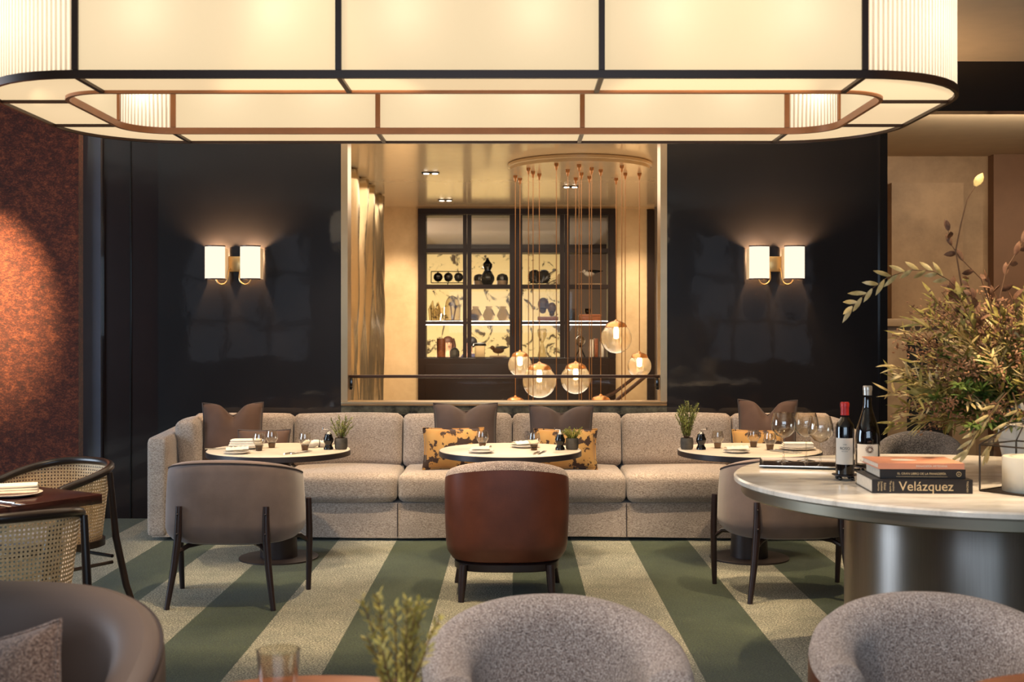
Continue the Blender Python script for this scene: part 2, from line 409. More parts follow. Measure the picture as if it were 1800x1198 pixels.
def struct(name, mb, mat, **kw):
    o = obj(name, mb, mat, **kw); o['kind'] = 'structure'; return o
def dup(root, loc, rz=0, label=None, group=None):
    def rec(o, par):
        c = o.copy(); COL.objects.link(c)
        if par: c.parent = par
        for ch in list(o.children): rec(ch, c)
        return c
    r = rec(root, None); r.location = loc; r.rotation_euler = (0, 0, rz)
    if label: r['label'] = label
    if group: r['group'] = group
    return r
def text(body, size, mat, parent, loc, rot=(PI / 2, 0, 0), name='lettering', align='CENTER', sx=1.0):
    cu = bpy.data.curves.new('t', 'FONT'); cu.body = body; cu.size = size; cu.align_x = align; cu.align_y = 'CENTER'; cu.extrude = .0004
    o = bpy.data.objects.new('t', cu); COL.objects.link(o)
    me = o.to_mesh(); mb = MB(); mb.bm.from_mesh(me); o.to_mesh_clear(); bpy.data.objects.remove(o); bpy.data.curves.remove(cu)
    mb.xf(Matrix.Diagonal(Vector((sx, 1, 1, 1))))
    o = obj(name, mb, mat, parent, loc, flat=True); o.rotation_euler = rot
    return o

# ------------------------------------------------------------------ the room
WY = 9.4
XB = lambda px: (px - 905) * WY / F
CEIL = 3.6
OPT = 3.21      # height of the openings
struct('floor', MB().box(-7, 7, -2.6, 12.6, -.1, 0), 'carpet')
struct('ceiling', MB().box(-7, 7, -2.6, WY + .15, CEIL, CEIL + .1), 'ceiling')
struct('wall_left', MB().box(-7.1, -7, -2.6, WY + .3, 0, CEIL), 'taupe_wall')
struct('wall_right', MB().box(7, 7.1, -2.6, 12.6, 0, CEIL), 'taupe_wall')
struct('wall_rear', MB().box(-7, 7, -2.7, -2.6, 0, CEIL), 'taupe_wall')
x0, x1, x2, x3 = XB(278), XB(600), XB(1172), XB(1545)
struct('wall_front_left', MB().box(x0, x1, WY, WY + .15, 0, CEIL), 'lacquer')
struct('wall_front_right', MB().box(x2, x3, WY, WY + .15, 0, CEIL), 'lacquer')
struct('wall_front_header', MB().box(x1, x2, WY, WY + .15, OPT, CEIL), 'lacquer')
struct('wall_front_header_right', MB().box(x3, 7, WY, WY + .15, OPT, CEIL), 'lacquer')
struct('wall_front_parapet', MB().box(x1, x2, WY, WY + .15, 0, .83), 'lacquer')
struct('trim_1', MB().box(x3, XB(1558), WY - .03, WY + .17, 0, OPT), 'dark_trim')
struct('wall_front_inset', MB().box(XB(177), x0, WY + .04, WY + .15, 0, CEIL), 'lacquer_brown')
struct('trim_2', MB().box(XB(226), XB(228), WY + .03, WY + .05, 0, CEIL), 'dark_trim')
struct('wall_front_strip', MB().box(XB(139), XB(177), WY, WY + .15, 0, CEIL), 'lacquer_reflection')
struct('wall_front_velvet', MB().box(-7, (138 - 905) * 9.3 / F, 9.3, 9.5, 0, CEIL), 'red')
# parapet: dark marble band, metal ledge, jambs, rail and glass
struct('trim_3', MB().box(x1, x2, WY - .012, WY + .15, .826, .893), 'greygreen_marble')
struct('sill_1', MB().box(x1, x2, WY - .02, WY + .2, .893, .925, .004), 'champagne')
struct('trim_4', MB().box(x1 - .002, x1 + .05, WY - .006, WY + .2, .925, OPT), 'champagne')
struct('trim_5', MB().box(x2 - .05, x2 + .002, WY - .006, WY + .2, .925, OPT), 'champagne')
rail = thing('balustrade', 'low balustrade of clear glass with a brown handrail across the wall opening', 'railing', (0, WY + .08, .925))
obj('handrail', MB().box(x1 + .052, x2 - .052, -.02, .02, .183, .207, .005), 'bronze', rail)
obj('glass_panel', MB().box(x1 + .06, x2 - .06, -.004, .004, .001, .182), 'pane', rail)
for x in (x1 + .066, x2 - .066):
    obj('bracket', MB().box(x - .012, x + .012, -.015, .015, .09, .182, .003), 'black_gloss', rail)

# the lobby beyond the opening
LB, LC = 16.7, 3.2
struct('wall_lobby_left', MB().box(-2.1, -2.0, WY + .2, LB, 0, LC), 'plaster')
struct('wall_lobby_right', MB().box(2.25, 2.35, WY + .2, LB, 0, LC), 'plaster')
struct('floor_lobby', MB().box(-2.1, 2.35, 12.6, 24.6, -.1, 0), 'cab_wood')
struct('ceiling_lobby', MB().box(-2.1, 2.35, WY + .15, LB + .6, LC, LC + .1), 'lobby_ceiling')
XL = lambda px: (px - 905) * LB / F
struct('wall_lobby_back_left', MB().box(-2.0, XL(735), LB, LB + .15, 0, LC), 'plaster')
struct('wall_lobby_back_right', MB().box(XL(1082), XL(1137), LB, LB + .15, 0, LC), 'plaster')
struct('trim_6', MB().box(XL(1137), XL(1150), LB - .05, LB + .15, 0, 3.15), 'cab_wood')
struct('trim_7', MB().box(XL(735), XL(1150), LB - .02, LB + .15, 3.165, LC), 'plaster')
struct('wall_lobby_back_far', MB().box(XL(1150), 2.25, LB + .1, LB + .2, 0, LC), 'grey_wall')
# pleated metal screen on the lobby's left wall
rings = []
uvn = 90
for i in range(31):
    z = .02 + 3.16 * i / 30; ring = []
    for j in range(uvn + 1):
        y = 11.2 + 4.5 * j / uvn
        ph = y * 7.5 + 1.3 * math.sin(z * 1.1 + 2.0 * math.sin(y * 2.1)) + z * .5
        ring.append(Vector((-1.73 + .05 * math.sin(ph) + .03 * math.sin(2.1 * ph - z * 1.7) + .012 * math.sin(y * 31 + z * 2), y, z)))
    rings.append(ring)
ripple = obj('metal_screen', MB().loft(rings, closed=False), 'gold_ripple', angle=80)
tag(ripple, 'tall pleated champagne metal screen lining the lobby side wall', 'screen')
ripple.modifiers.new('thick', 'SOLIDIFY').thickness = .01

# the lounge seen through the display cabinet
LG = 24.3
struct('wall_lounge_back', MB().box(-3.2, 1.0, LG, LG + .1, 0, 3.2), 'wallpaper')
struct('wall_lounge_back_right', MB().box(1.0, 3.2, LG, LG + .1, 0, 3.2), 'taupe_wall')
struct('wall_lounge_left', MB().box(-3.3, -3.2, LB + .9, LG, 0, 3.2), 'plaster')
struct('wall_lounge_right', MB().box(3.2, 3.3, LB + .9, LG, 0, 3.2), 'grey_wall')
struct('ceiling_lounge', MB().box(-3.3, 3.3, LB + .6, LG + .1, 3.2, 3.3), 'grey_wall')
struct('trim_8', MB().box(-3.2, 3.2, LG - .12, LG, 3.02, 3.2), 'cab_wood')

# the room to the right: tan stone chimney breast with a fireplace
struct('wall_far_right', MB().box(2.4, 7, 12.5, 12.6, 0, CEIL), 'tan_stone')
struct('ceiling_far_right', MB().box(2.36, 7, WY + .15, 12.6, 3.3, 3.4), 'ceiling')
struct('trim_9', MB().box(3.88, 4.62, 12.3, 12.5, 0, 3.0), 'tan_stone')
struct('wall_far_recess', MB().box(4.95, 7, 12.35, 12.5, 0, 3.3), 'brown_wall')
fp = thing('fireplace', 'pale stone fireplace surround with a dark opening beyond the flowers', 'fireplace', (4.3, 12.12, 0))
obj('mantel', MB().box(-.62, .42, -.06, .18, 1.52, 1.60, .01), 'pale_stone', fp)
obj('jamb', MB().box(-.56, -.32, 0, .18, 0, 1.40, .008), 'pale_stone', fp)
obj('jamb', MB().box(.14, .38, 0, .18, 0, 1.40, .008), 'pale_stone', fp)
obj('lintel', MB().box(-.56, .38, 0, .18, 1.401, 1.52, .008), 'pale_stone', fp)
obj('firebox', MB().box(-.318, .138, .1, .178, 0, 1.40), 'black', fp)

# tall windows in the wall behind the camera
for k, (a, b) in enumerate(((-5.9, -3.7), (3.2, 5.3))):
    w = struct('window_%d' % (k + 1), MB().box(a, b, -2.6, -2.57, .9, 3.2), 'daylight')
    fr = MB()
    for i in range(4):
        x = a + (b - a) * i / 3; fr.box(x - .04, x + .04, -2.57, -2.53, .9, 3.2)
    for z in (.9, 1.62, 2.4, 3.2): fr.box(a - .04, b + .04, -2.57, -2.52, z - .035, z + .035)
    f = obj('window_frame', fr, 'window_frame', w); f['kind'] = 'structure'

# ------------------------------------------------------------------ big chandelier
CX, CY, CZ, CH = -.161, 5.06, 2.40, .43
HX, HY, CR = 1.90, .76, .48
BW = .285
def rr_pts(off, n=10):         # the rounded rectangle; returns list of segments (kind, [(x,y)])
    hx, hy, r = HX - off, HY - off, CR - off
    cs = [(hx - r, -hy + r, -90), (hx - r, hy - r, 0), (-hx + r, hy - r, 90), (-hx + r, -hy + r, 180)]
    segs = []
    xs = [-hx + r + (2 * hx - 2 * r) * i / 3 for i in range(4)]
    for i in range(3): segs.append(('flat', [(xs[i], -hy), (xs[i + 1], -hy)]))
    def arc(c): return [(c[0] + r * math.cos(R(c[2] + 90 * k / n)), c[1] + r * math.sin(R(c[2] + 90 * k / n))) for k in range(n + 1)]
    segs.append(('arc', arc(cs[0]))); segs.append(('flat', [(hx, -hy + r), (hx, hy - r)])); segs.append(('arc', arc(cs[1])))
    for i in range(3): segs.append(('flat', [(xs[3 - i], hy), (xs[2 - i], hy)]))
    segs.append(('arc', arc(cs[2]))); segs.append(('flat', [(-hx, hy - r), (-hx, -hy + r)])); segs.append(('arc', arc(cs[3])))
    return segs
ch = thing('chandelier', 'huge rounded rectangular lit chandelier with bronze frame and ribbed glass corners', 'chandelier', (CX, CY, CZ))
so, si = rr_pts(0), rr_pts(BW)
def ringpts(segs):
    out = []
    for k, p in segs: out += p[:-1]
    return out
def band(off_a, off_b, z0, z1):
    a, b = ringpts(rr_pts(off_a)), ringpts(rr_pts(off_b))
    rg = [[Vector((x, y, z)) for x, y in p] for p, z in ((a, z0), (a, z1), (b, z1), (b, z0))]
    return MB().loft(rg, True, loop=True)
obj('outer_rail', band(-.006, .010, 0, .029), 'bronze', ch, angle=50)
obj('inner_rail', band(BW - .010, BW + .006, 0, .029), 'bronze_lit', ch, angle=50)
obj('outer_top_rail', band(-.006, .010, CH - .025, CH), 'bronze', ch, angle=50)
obj('inner_top_rail', band(BW - .010, BW + .006, CH - .025, CH), 'bronze', ch, angle=50)
def wall_strip(pts, z0, z1):
    u = [0]
    for i in range(1, len(pts)): u.append(u[-1] + math.dist(pts[i], pts[i - 1]))
    rg = [[Vector((x, y, z)) for x, y in pts] for z in (z0, z1)]
    return MB().loft(rg, closed=False, uv=[[(uu, z) for uu in u] for z in (z0, z1)])
for segs in (so, si):
    for kind, p in segs:
        if kind == 'flat': obj('shade_panel', wall_strip(p, .029, CH - .025), 'shade', ch)
        else: obj('ribbed_glass', wall_strip(p, .029, CH - .025), 'ribbed', ch)
for (k, a), (_, b) in zip(rr_pts(.011), rr_pts(BW - .011)):
    obj('bottom_diffuser', MB().loft([[Vector((x, y, .012)) for x, y in a], [Vector((x, y, .012)) for x, y in b]], closed=False), 'under', ch)
for (k, a), (_, b) in zip(so, si):
    for (pa, pb) in ((a[0], b[0]),):
        pa, pb = Vector((*pa, 0)), Vector((*pb, 0)); d = (pb - pa).normalized(); t = Vector((-d.y, d.x, 0)) * .009
        obj('strut', MB().loft([[q + Vector((0, 0, z)) for q in (pa + t, pa - t, pb - t, pb + t)] for z in (.001, .02)], True, True, True), 'bronze', ch)
        for q in (pa, pb):
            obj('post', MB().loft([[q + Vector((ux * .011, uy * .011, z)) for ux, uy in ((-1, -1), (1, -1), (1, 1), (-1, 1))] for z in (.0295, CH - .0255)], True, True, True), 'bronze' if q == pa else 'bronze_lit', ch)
for sx in (-1, 1):
    for sy in (-1, 1):
        obj('suspension_rod', MB().tube([(sx * 1.2, sy * .62, CH - .01), (sx * 1.2, sy * .62, CEIL - CZ)], .008), 'bronze', ch)
for sx in (-1, 1):
    obj('cross_bar', MB().box(sx * 1.2 - .012, sx * 1.2 + .012, -.76, .76, CH - .03, CH - .006), 'bronze', ch)

# ------------------------------------------------------------------ lights
def add_light(kind, loc, power, color=WARM[:3], target=None, **kw):
    d = bpy.data.lights.new(kind.lower() + '_light', kind); d.energy = power; d.color = color
    for k, v in kw.items(): setattr(d, k, v)
    o = bpy.data.objects.new(kind.lower() + '_light', d); COL.objects.link(o); o.location = loc
    if target is not None: o.rotation_euler = (Vector(target) - Vector(loc)).to_track_quat('-Z', 'Y').to_euler()
    return o
AMB = (1.0, .88, .72)
for i in range(6):
    x = CX - 1.42 + .473 * (i + .5)
    for y in (CY - HY + BW / 2, CY + HY - BW / 2):
        add_light('POINT', (x, y, CZ + .25), 2.4, AMB, shadow_soft_size=.04)
for sx in (-1, 1):
    for dy in (-.47, 0, .47):
        add_light('POINT', (CX + sx * (1.70 if dy == 0 else 1.60), CY + dy, CZ + .25), 3.0, AMB, shadow_soft_size=.04)
DL = (1.0, .77, .50)
def down(x, y, tx, ty, tz, p, ang=42, blend=.5, z=CEIL - .03, c=DL, rad=.035):
    add_light('SPOT', (x, y, z), p, c, (tx, ty, tz), spot_size=R(ang), spot_blend=blend, shadow_soft_size=rad)
for tx in (-1.545, -.03, 1.534):                      # over the three sofa tables
    down(tx - .15, 7.3, tx, 7.9, .7, 330, 40)
    down(tx + .5, 8.3, tx + .3, 8.9, .6, 260, 52)
    down(tx + .55, 6.0, tx + .45, 6.6, 0, 420, 40, .35, c=(1, .73, .44))
for x in (-2.2, -.75, .75):
    down(x, 4.4, x, 4.9, 0, 420, 40, .35, c=(1, .72, .42))
down(1.5, 4.2, 1.75, 4.95, .9, 300, 40)               # marble table and flowers
down(2.6, 4.6, 2.1, 5.05, 1.2, 260, 40)
down(-4.3, 7.7, -4.12, 9.3, 1.8, 3000, 30, 1, c=(1, .72, .36), z=3.45)       # grazing the red velvet
down(-2.3, 5.0, -2.35, 5.4, .7, 150, 40)
down(-.6, 2.6, .25, 3.2, .6, 300, 62, c=(1, .86, .72))
add_light('AREA', (0, -2.2, 2.3), 150, (.62, .80, 1.0), (0, 6, .3), shape='RECTANGLE', size=5, size_y=1.9)  # cool fill added behind the camera, between the windows
add_light('AREA', (0, 7.2, 3.56), 60, (1, .83, .64), (0, 7.2, 0), shape='RECTANGLE', size=6, size_y=3)  # added soft overhead fill in place of many small downlights
add_light('AREA', (-6.8, 5.4, 1.7), 250, (.66, .82, 1.0), (0, 5.4, .6), shape='RECTANGLE', size=2.4, size_y=2.6)
# lobby, lounge, right-hand room
for px, py in ((757, 303), (783, 351), (1027, 279), (1003, 327)):
    p = onZ(px, py, LC)
    cl = thing('ceiling_light', {757: 'slim twin lamp lobby ceiling light by the pleated screen, nearer the opening', 783: 'slim twin lamp lobby ceiling light just above the left cabinet door', 1027: 'slim twin lamp lobby ceiling light in front of the round pendant canopy', 1003: 'slim twin lamp lobby ceiling light behind the round pendant canopy'}[px], 'ceiling light', (p.x, p.y, LC - .001), 0, 'lobby ceiling lights')
    obj('housing', MB().box(-.095, .095, -.045, .045, -.012, 0), 'dark_trim', cl)
    for sx in (-1, 1): obj('lamp', MB().lathe([(.03, -.016), (.03, -.0125)], 14, (sx * .048, 0, 0)), 'spot_glow', cl)
    add_light('SPOT', (p.x, p.y, LC - .04), 260, (1, .82, .58), (p.x, p.y + .4, 0), spot_size=R(85), spot_blend=.8, shadow_soft_size=.05)
for x in (-1.62, 1.66): add_light('SPOT', (x, LB - 1.0, LC - .05), 185, (1, .82, .60), (x, LB, 1.4), spot_size=R(64), spot_blend=.9, shadow_soft_size=.06)
add_light('AREA', (.2, 13.2, .06), 120, (1, .84, .64), (.2, 13.2, 3), shape='RECTANGLE', size=3.2, size_y=5)  # added upward fill, hidden below the sill, brightens the lobby ceiling
add_light('AREA', (0, 13, 3.1), 150, (1, .84, .64), (0, 13, 0), shape='RECTANGLE', size=3, size_y=5)
add_light('POINT', (-2.9, 20.0, 1.9), 260, (1, .86, .7), shadow_soft_size=.15)  # added out of sight to lift the lounge ceiling, no fitting here
add_light('AREA', (-1.0, 20.5, 3.1), 700, (1, .86, .66), (-1, 21.5, 0), shape='RECTANGLE', size=4, size_y=4)
add_light('AREA', (4.3, 9.8, 3.27), 75, DL, (4.2, 12.5, 1.5), shape='RECTANGLE', size=2.4, size_y=.3)
add_light('SPOT', (5.6, 10.4, 3.2), 60, DL, (5.6, 12.5, 1.5), spot_size=R(80), spot_blend=.9, shadow_soft_size=.05)

# ------------------------------------------------------------------ wall sconces
def sconce(px, label, rz_flip):
    x = XB(px); z = 2.01
    t = thing('wall_sconce', label, 'wall light', (x, WY, z), 0, 'twin sconces on the black wall panels')
    obj('back_plate', MB().box(-.055, .055, -.03, -.001, -.065, .055, .004), 'brass', t)
    for s in (-1, 1):
        cx = s * .137
        pl = [(cx + .078 * math.cos(PI + PI * k / 14), -.115 + .055 * math.sin(PI + PI * k / 14)) for k in range(15)]
        mb = MB().loft([[Vector((x, y, zz)) for x, y in pl] for zz in (-.125, .125)], closed=False)
        sh = obj('lamp_shade', mb, 'sconce_shade', t)
        side = MB()
        for ex in (-1, 1): side.box(cx + ex * .078 - .0015, cx + ex * .078 + .0015, -.115, -.012, -.125, .115)
        obj('shade_side', side, 'sconce_side', sh)
        for zz in (-.131, .125):
            pr = [(cx + .081 * math.cos(PI + PI * k / 14), -.115 + .058 * math.sin(PI + PI * k / 14)) for k in range(15)]
            pin = [(cx + .074 * math.cos(PI + PI * k / 14), -.115 + .051 * math.sin(PI + PI * k / 14)) for k in range(15)]
            rg = [[Vector((a, b, zz + h)) for a, b in q] for q, h in ((pr, 0), (pr, .009), (pin, .009), (pin, 0))]
            obj('trim_band', MB().loft(rg, False, loop=True), 'bronze', sh)
        pts = [(s * .045, -.02, -.03), (s * .045, -.06, -.06)] + [(s * .045 + s * .046 * (1 - math.cos(PI * k / 10)), -.085, -.115 - .052 * math.sin(PI * k / 10)) for k in range(11)] + [(s * .137, -.085, -.06)]
        obj('arm', MB().tube(pts, .0065), 'brass', t)
        obj('bulb', MB().sphere((cx, -.085, -.01), .022, 10), 'bulb', t)
        add_light('POINT', (x + cx, WY - .085, z + .06), 60, (1, .60, .28), shadow_soft_size=.025)
sconce(415, 'twin shade brass wall sconce on the black panel beside the red velvet wall', 1)
sconce(1360, 'twin shade brass wall sconce on the black panel above the wine glasses', -1)

# ------------------------------------------------------------------ pendant cluster in the lobby
PC = Vector((.67, 12.35, 3.13))
cano = obj('pendant_canopy', MB().lathe([(.0, .069), (.735, .069), (.745, .06), (.745, .035), (.725, .03), (.72, .0), (.0, 0)], 56, (0, 0, 0), False, False), 'lobby_ceiling', loc=PC)
tag(cano, 'round champagne ceiling canopy from which the lobby pendants hang', 'canopy')
HUNG = []
def pendant(px, ys, gy, rpx, label, group=None, Y=None):
    y = Y or max(11.75, min(12.95, F * (PC.z - H) / (577 - ys)))
    p = W(px, gy, y); r = rpx * y / F
    HUNG.append((p.x, p.y, p.z, r))
    t = thing('pendant_lamp', label, 'pendant light', p, 0, group or 'globe pendants in the lobby')
    top = PC.z - p.z
    obj('cord', MB().tube([(0, 0, r + .02), (0, 0, top - .001)], .0048, 6), 'copper_cord', t)
    obj('ceiling_cup', MB().lathe([(.008, top - .07), (.022, top - .012), (.022, top - .001)], 10), 'copper', t)
    a0 = R(44); cap = [(r * 1.03 * math.cos(a0 + (PI / 2 - a0) * k / 6), r * 1.03 * math.sin(a0 + (PI / 2 - a0) * k / 6) + (.018 if k else .0)) for k in range(6)] + [(.008, r + .035)]
    obj('cap', MB().lathe(cap, 20), 'copper', t)
    prof = [(max(.002, r * math.cos(a)), r * math.sin(a)) for a in [R(-90 + 134 * k / 14) for k in range(15)]]
    obj('glass_globe', MB().lathe(prof, 72, (0, 0, 0), False, False, .018, 18), 'globe', t, angle=80)
    obj('bulb', MB().lathe([(.004, -.01), (.026, .0), (.03, r * .5), (.02, r * .72)], 12), 'bulb', t)
    return t
pendant(914, 316, 641, 20.5, 'small glass globe pendant hanging just left of the larger pair')
pendant(948, 305, 670, 29, 'large ribbed glass globe pendant, left one of the two low side by side')
pendant(1012, 312, 666, 26, 'large ribbed glass globe pendant, right one of the two low side by side')
pendant(1083, 315, 594, 27, 'large ribbed glass globe pendant hanging highest of all')
pendant(1124, 304, 643, 20.5, 'small glass globe pendant nearest the right jamb of the opening')
pendant(1056, 322, 722, 24, 'globe pendant whose copper cap alone shows above the ledge, right of the large pair', None, 12.25)
pendant(906, 308, 722, 22, 'globe pendant whose copper cap just shows above the ledge, leftmost of the cluster')
def clear(x, y, z, r):
    for (qx, qy, qz, qr) in HUNG:
        dd = math.hypot(x - qx, y - qy)
        if dd < .03: return False
        if z > qz - .0 and dd < r + .02 and z - r < PC.z and qz < z + r: return False      # its globe would touch my globe's column
        if qz > z - .0 and dd < qr + .02: return False                                        # my cord would pass through that globe
        if math.dist((x, y, z), (qx, qy, qz)) < r + qr + .02: return False
        if qz < z and dd < r + .02: return False                                              # that cord would pass through my globe
    return True
for px, ys in ((929, 301), (937, 311), (978, 296), (998, 308), (1018, 297), (1022, 313), (1036, 298), (1040, 316), (1093, 299), (1099, 311)):
    best = None
    for k in range(400):
        y = rnd.uniform(11.72, 12.98); p = W(px, 577, y); z = rnd.uniform(.16, .52); r = .10
        if math.hypot(p.x - PC.x, y - PC.y) < .70 and clear(p.x, y, z, r): best = (y, z, r); break
    if best: pendant(px, 0, 577 - (best[1] - H) * F / best[0], .10 * F / best[0], 'thin copper cord pendant whose globe hangs hidden below the metal ledge', 'pendants hanging below the ledge', best[0])
for k in (0,):
    h1 = obj('stair_handrail', MB().tube([W(975, 735, 15.2), W(1080, 690, 15.4), W(1137, 646, 15.6)], .022, 8), 'bronze')
    tag(h1, 'upper sloping bronze stair handrail behind the globe pendants', 'handrail', 'stair handrails in the lobby')
    h2 = obj('stair_handrail', MB().tube([W(1050, 735, 14.6), W(1085, 702, 14.7), W(1136, 660, 14.9)], .024, 8), 'bronze')
    tag(h2, 'lower sloping bronze stair handrail behind the smallest right globe', 'handrail', 'stair handrails in the lobby')
for o in (h1, h2):
    pass

# ------------------------------------------------------------------ display cabinet
CB = LB
Zc = lambda py: H - (py - 577) * CB / F
cab = thing('display_cabinet', 'tall espresso wood display cabinet with glazed doors and lit shelves', 'cabinet', (0, CB, 0))
xL, xR = XL(735), XL(1082)
zt, zb = Zc(367), Zc(629)
obj('base', MB().box(xL + .002, xR - .002, -.06, .5, 0, zb, .004), 'cab_wood', cab)
pn = MB()
for a, b in ((748, 905), (911, 1070)): pn.box(XL(a), XL(b), -.07, -.059, .1, zb - .08, .004)
obj('base_panel', pn, 'cab_wood', cab)
obj('top_rail', MB().box(xL + .002, xR - .002, -.06, .5, Zc(377), zt), 'cab_wood', cab)
for a, b in ((xL + .002, XL(746)), (XL(1071), xR - .002)): obj('side_panel', MB().box(a, b, -.06, .5, zb + .001, Zc(377) - .001), 'cab_wood', cab)
obj('divider', MB().box(XL(902), XL(912), 0, .5, zb + .001, Zc(377) - .001), 'cab_wood', cab)
SH = [(437, 444), (500, 507), (564, 570)]
for py0, py1 in SH:
    obj('shelf', MB().box(XL(747), XL(1070), .0, .49, Zc(py1) + .008, Zc(py0) - .008), 'cab_wood', cab)
led = MB()
for a, b in ((747.5, 814), (829, 896), (918, 984), (1001, 1069)):
    led.box(XL(a), XL(b), -.052, -.042, Zc(564.8), Zc(563.7)); led.box(XL(a), XL(b), -.052, -.042, Zc(571.2), Zc(569.9))
obj('shelf_light', led, 'led', cab)
for a, b in ((746, 821), (821.5, 907), (907.5, 992), (992.5, 1071)):
    st = {746: (746, 749, 814, 821), 821.5: (821.5, 829, 896, 907), 907.5: (907.5, 918, 984, 992), 992.5: (992.5, 1001, 1068, 1071)}[a]
    d = MB(); y0, y1 = -.058, -.012
    d.box(XL(st[0]), XL(st[1]), y0, y1, zb + .004, Zc(377.5)); d.box(XL(st[2]), XL(st[3]) - .002, y0, y1, zb + .004, Zc(377.5))
    for p0, p1 in [(377.5, 379)] + SH + [(627, 628.5)]: d.box(XL(st[1]), XL(st[2]), y0 + .006, y1, Zc(p1), Zc(p0))
    dr = obj('door', d, 'cab_wood', cab, flat=True)
    obj('glass_pane', MB().box(XL(st[1]) - .002, XL(st[2]) + .002, -.036, -.033, zb + .005, Zc(378)), 'pane', dr)
for px in (901, 913): obj('door_handle', MB().tube([(XL(px), -.075, Zc(560)), (XL(px), -.075, Zc(590))], .008, 6), 'bronze', cab)

def shelf_pt(px, row): 
    y = CB + .2
    z = {2: Zc(500) - .008, 3: Zc(564) - .008, 4: zb}[row]
    return Vector(((px - 905) * y / F, y, z))
U = (CB + .2) / F       # metres per pixel on the shelves
def item(name, label, cat, px, row, parts, group=None, dy=0, rz=0):
    p = shelf_pt(px, row); p.y += dy
    if len(parts) == 1:
        o = obj(parts[0][0], parts[0][1], parts[0][2], None, p, rz); o.name = name; return tag(o, label, cat, group)
    t = thing(name, label, cat, p, rz, group)
    for nm, mb, mt in parts: obj(nm, mb, mt, t)
    return t
fr = MB()
for z in (5, 25):
    for a, b in (((-29, 0), (29, 0)),): fr.tube([(-29 * U, 0, z * U), (29 * U, 0, z * U)], .007, 6)
for x in (-29, 29): fr.tube([(x * U, 0, 5 * U), (x * U, 0, 25 * U)], .007, 6)
fr.tube([(0, 0, 0), (0, 0, 5 * U)], .007, 6).box(-.08, .08, -.04, .04, 0, .01)
sph = []
for x in (-17, 1, 19):
    m = MB().sphere((x * U, 0, 15 * U), 8.2 * U, 16); m.tube([(x * U, 0, 5 * U), (x * U, 0, 25 * U)], .006, 6); sph.append(('sphere', m, 'black_gloss'))
item('sphere_sculpture', 'three dark spheres held in a thin black rectangular frame on the second shelf', 'sculpture', 787, 2, [('frame', fr, 'black_gloss')] + sph)
item('gourd_vase', 'dark double gourd vase standing on the second shelf', 'vase', 857, 2, [('gourd_vase', MB().lathe([(.001, 0), (7 * U, 0), (12.3 * U, 10 * U), (12.3 * U, 15 * U), (8 * U, 23 * U), (5.5 * U, 27 * U), (8.3 * U, 33 * U), (8.3 * U, 38 * U), (4 * U, 43 * U), (2 * U, 47 * U), (2.2 * U, 49 * U)], 24), 'black_gloss')])
for px, lb, ddy in ((842, 'round dark topped box half hidden behind the gourd vase', .12), (883, 'round dark topped box standing alone right of the gourd vase', 0)):
    item('lidded_box', lb, 'box', px, 2, [('body', MB().lathe([(8.5 * U, 0), (10 * U, 4 * U), (10 * U, 9 * U)], 20), 'pale_stone'), ('lid', MB().lathe([(10.2 * U, 9.1 * U), (10.2 * U, 14 * U), (8 * U, 19 * U), (3 * U, 21 * U), (.001, 21.5 * U)], 20, (0, 0, 0), True, False), 'black_gloss')], 'lidded boxes on the second shelf', ddy)
fc = MB()
for sx in (-1, 1):
    for k in range(15):
        a = R(-50 + k * 20); base = Vector((sx * 4 * U, 0, 5 * U))
        tip = Vector((sx * 8.5 * U + math.cos(a) * 10.5 * U, .012 * math.sin(k * 2), 16 * U + math.sin(a) * 12 * U))
        fc.tube([base, base.lerp(tip, .5) + Vector((0, .02, 0)), tip], [1.6 * U, 2.2 * U, 2.4 * U], 6)
stn = MB().tube([(0, 0, 0), (0, 0, 14 * U)], .008, 6).box(-.1, .1, -.05, .05, 0, .02)
item('fan_coral', 'dark fan coral specimen of two lobes on a slim stand', 'ornament', 948, 2, [('coral', fc, 'black_gloss'), ('stand', stn, 'bronze')])
item('amber_vase', 'small yellow vase peeking beside the door stile on the second shelf', 'vase', 985, 2, [('amber_vase', MB().lathe([(4 * U, 0), (7 * U, 8 * U), (6 * U, 16 * U), (3 * U, 21 * U)], 16), 'gilt')])
def bird(s, body, wing, tail):
    b = MB().sphere((0, 0, 0), 1, 16, (9 * s, 4.5 * s, 5 * s)).sphere((-9 * s, 0, 4 * s), 3.4 * s, 12); b.tube([(-12 * s, 0, 4 * s), (-17 * s, 0, 3 * s)], [1 * s, .2 * s], 6)
    w = MB().tube([(-3 * s, 0, 2.2 * s), (6 * s, 0, 3.6 * s), (tail * s, 0, 5 * s)], [3.6 * s, 3.4 * s, .4 * s], 8)
    return b, w
b_, w_ = bird(U, 0, 0, 24)
up = Matrix.Translation((0, 0, 21 * U)); b_.xf(up); w_.xf(up)
item('bird_figure', 'pale seabird figure with dark wing on a stand, second shelf', 'ornament', 1036, 2, [('body', b_, 'vase_white'), ('wing', w_, 'black_gloss'), ('stand', MB().tube([(0, 0, 0), (0, 0, 17 * U)], .008, 6).box(-.17, .17, -.06, .06, 0, .03), 'pale_stone')])
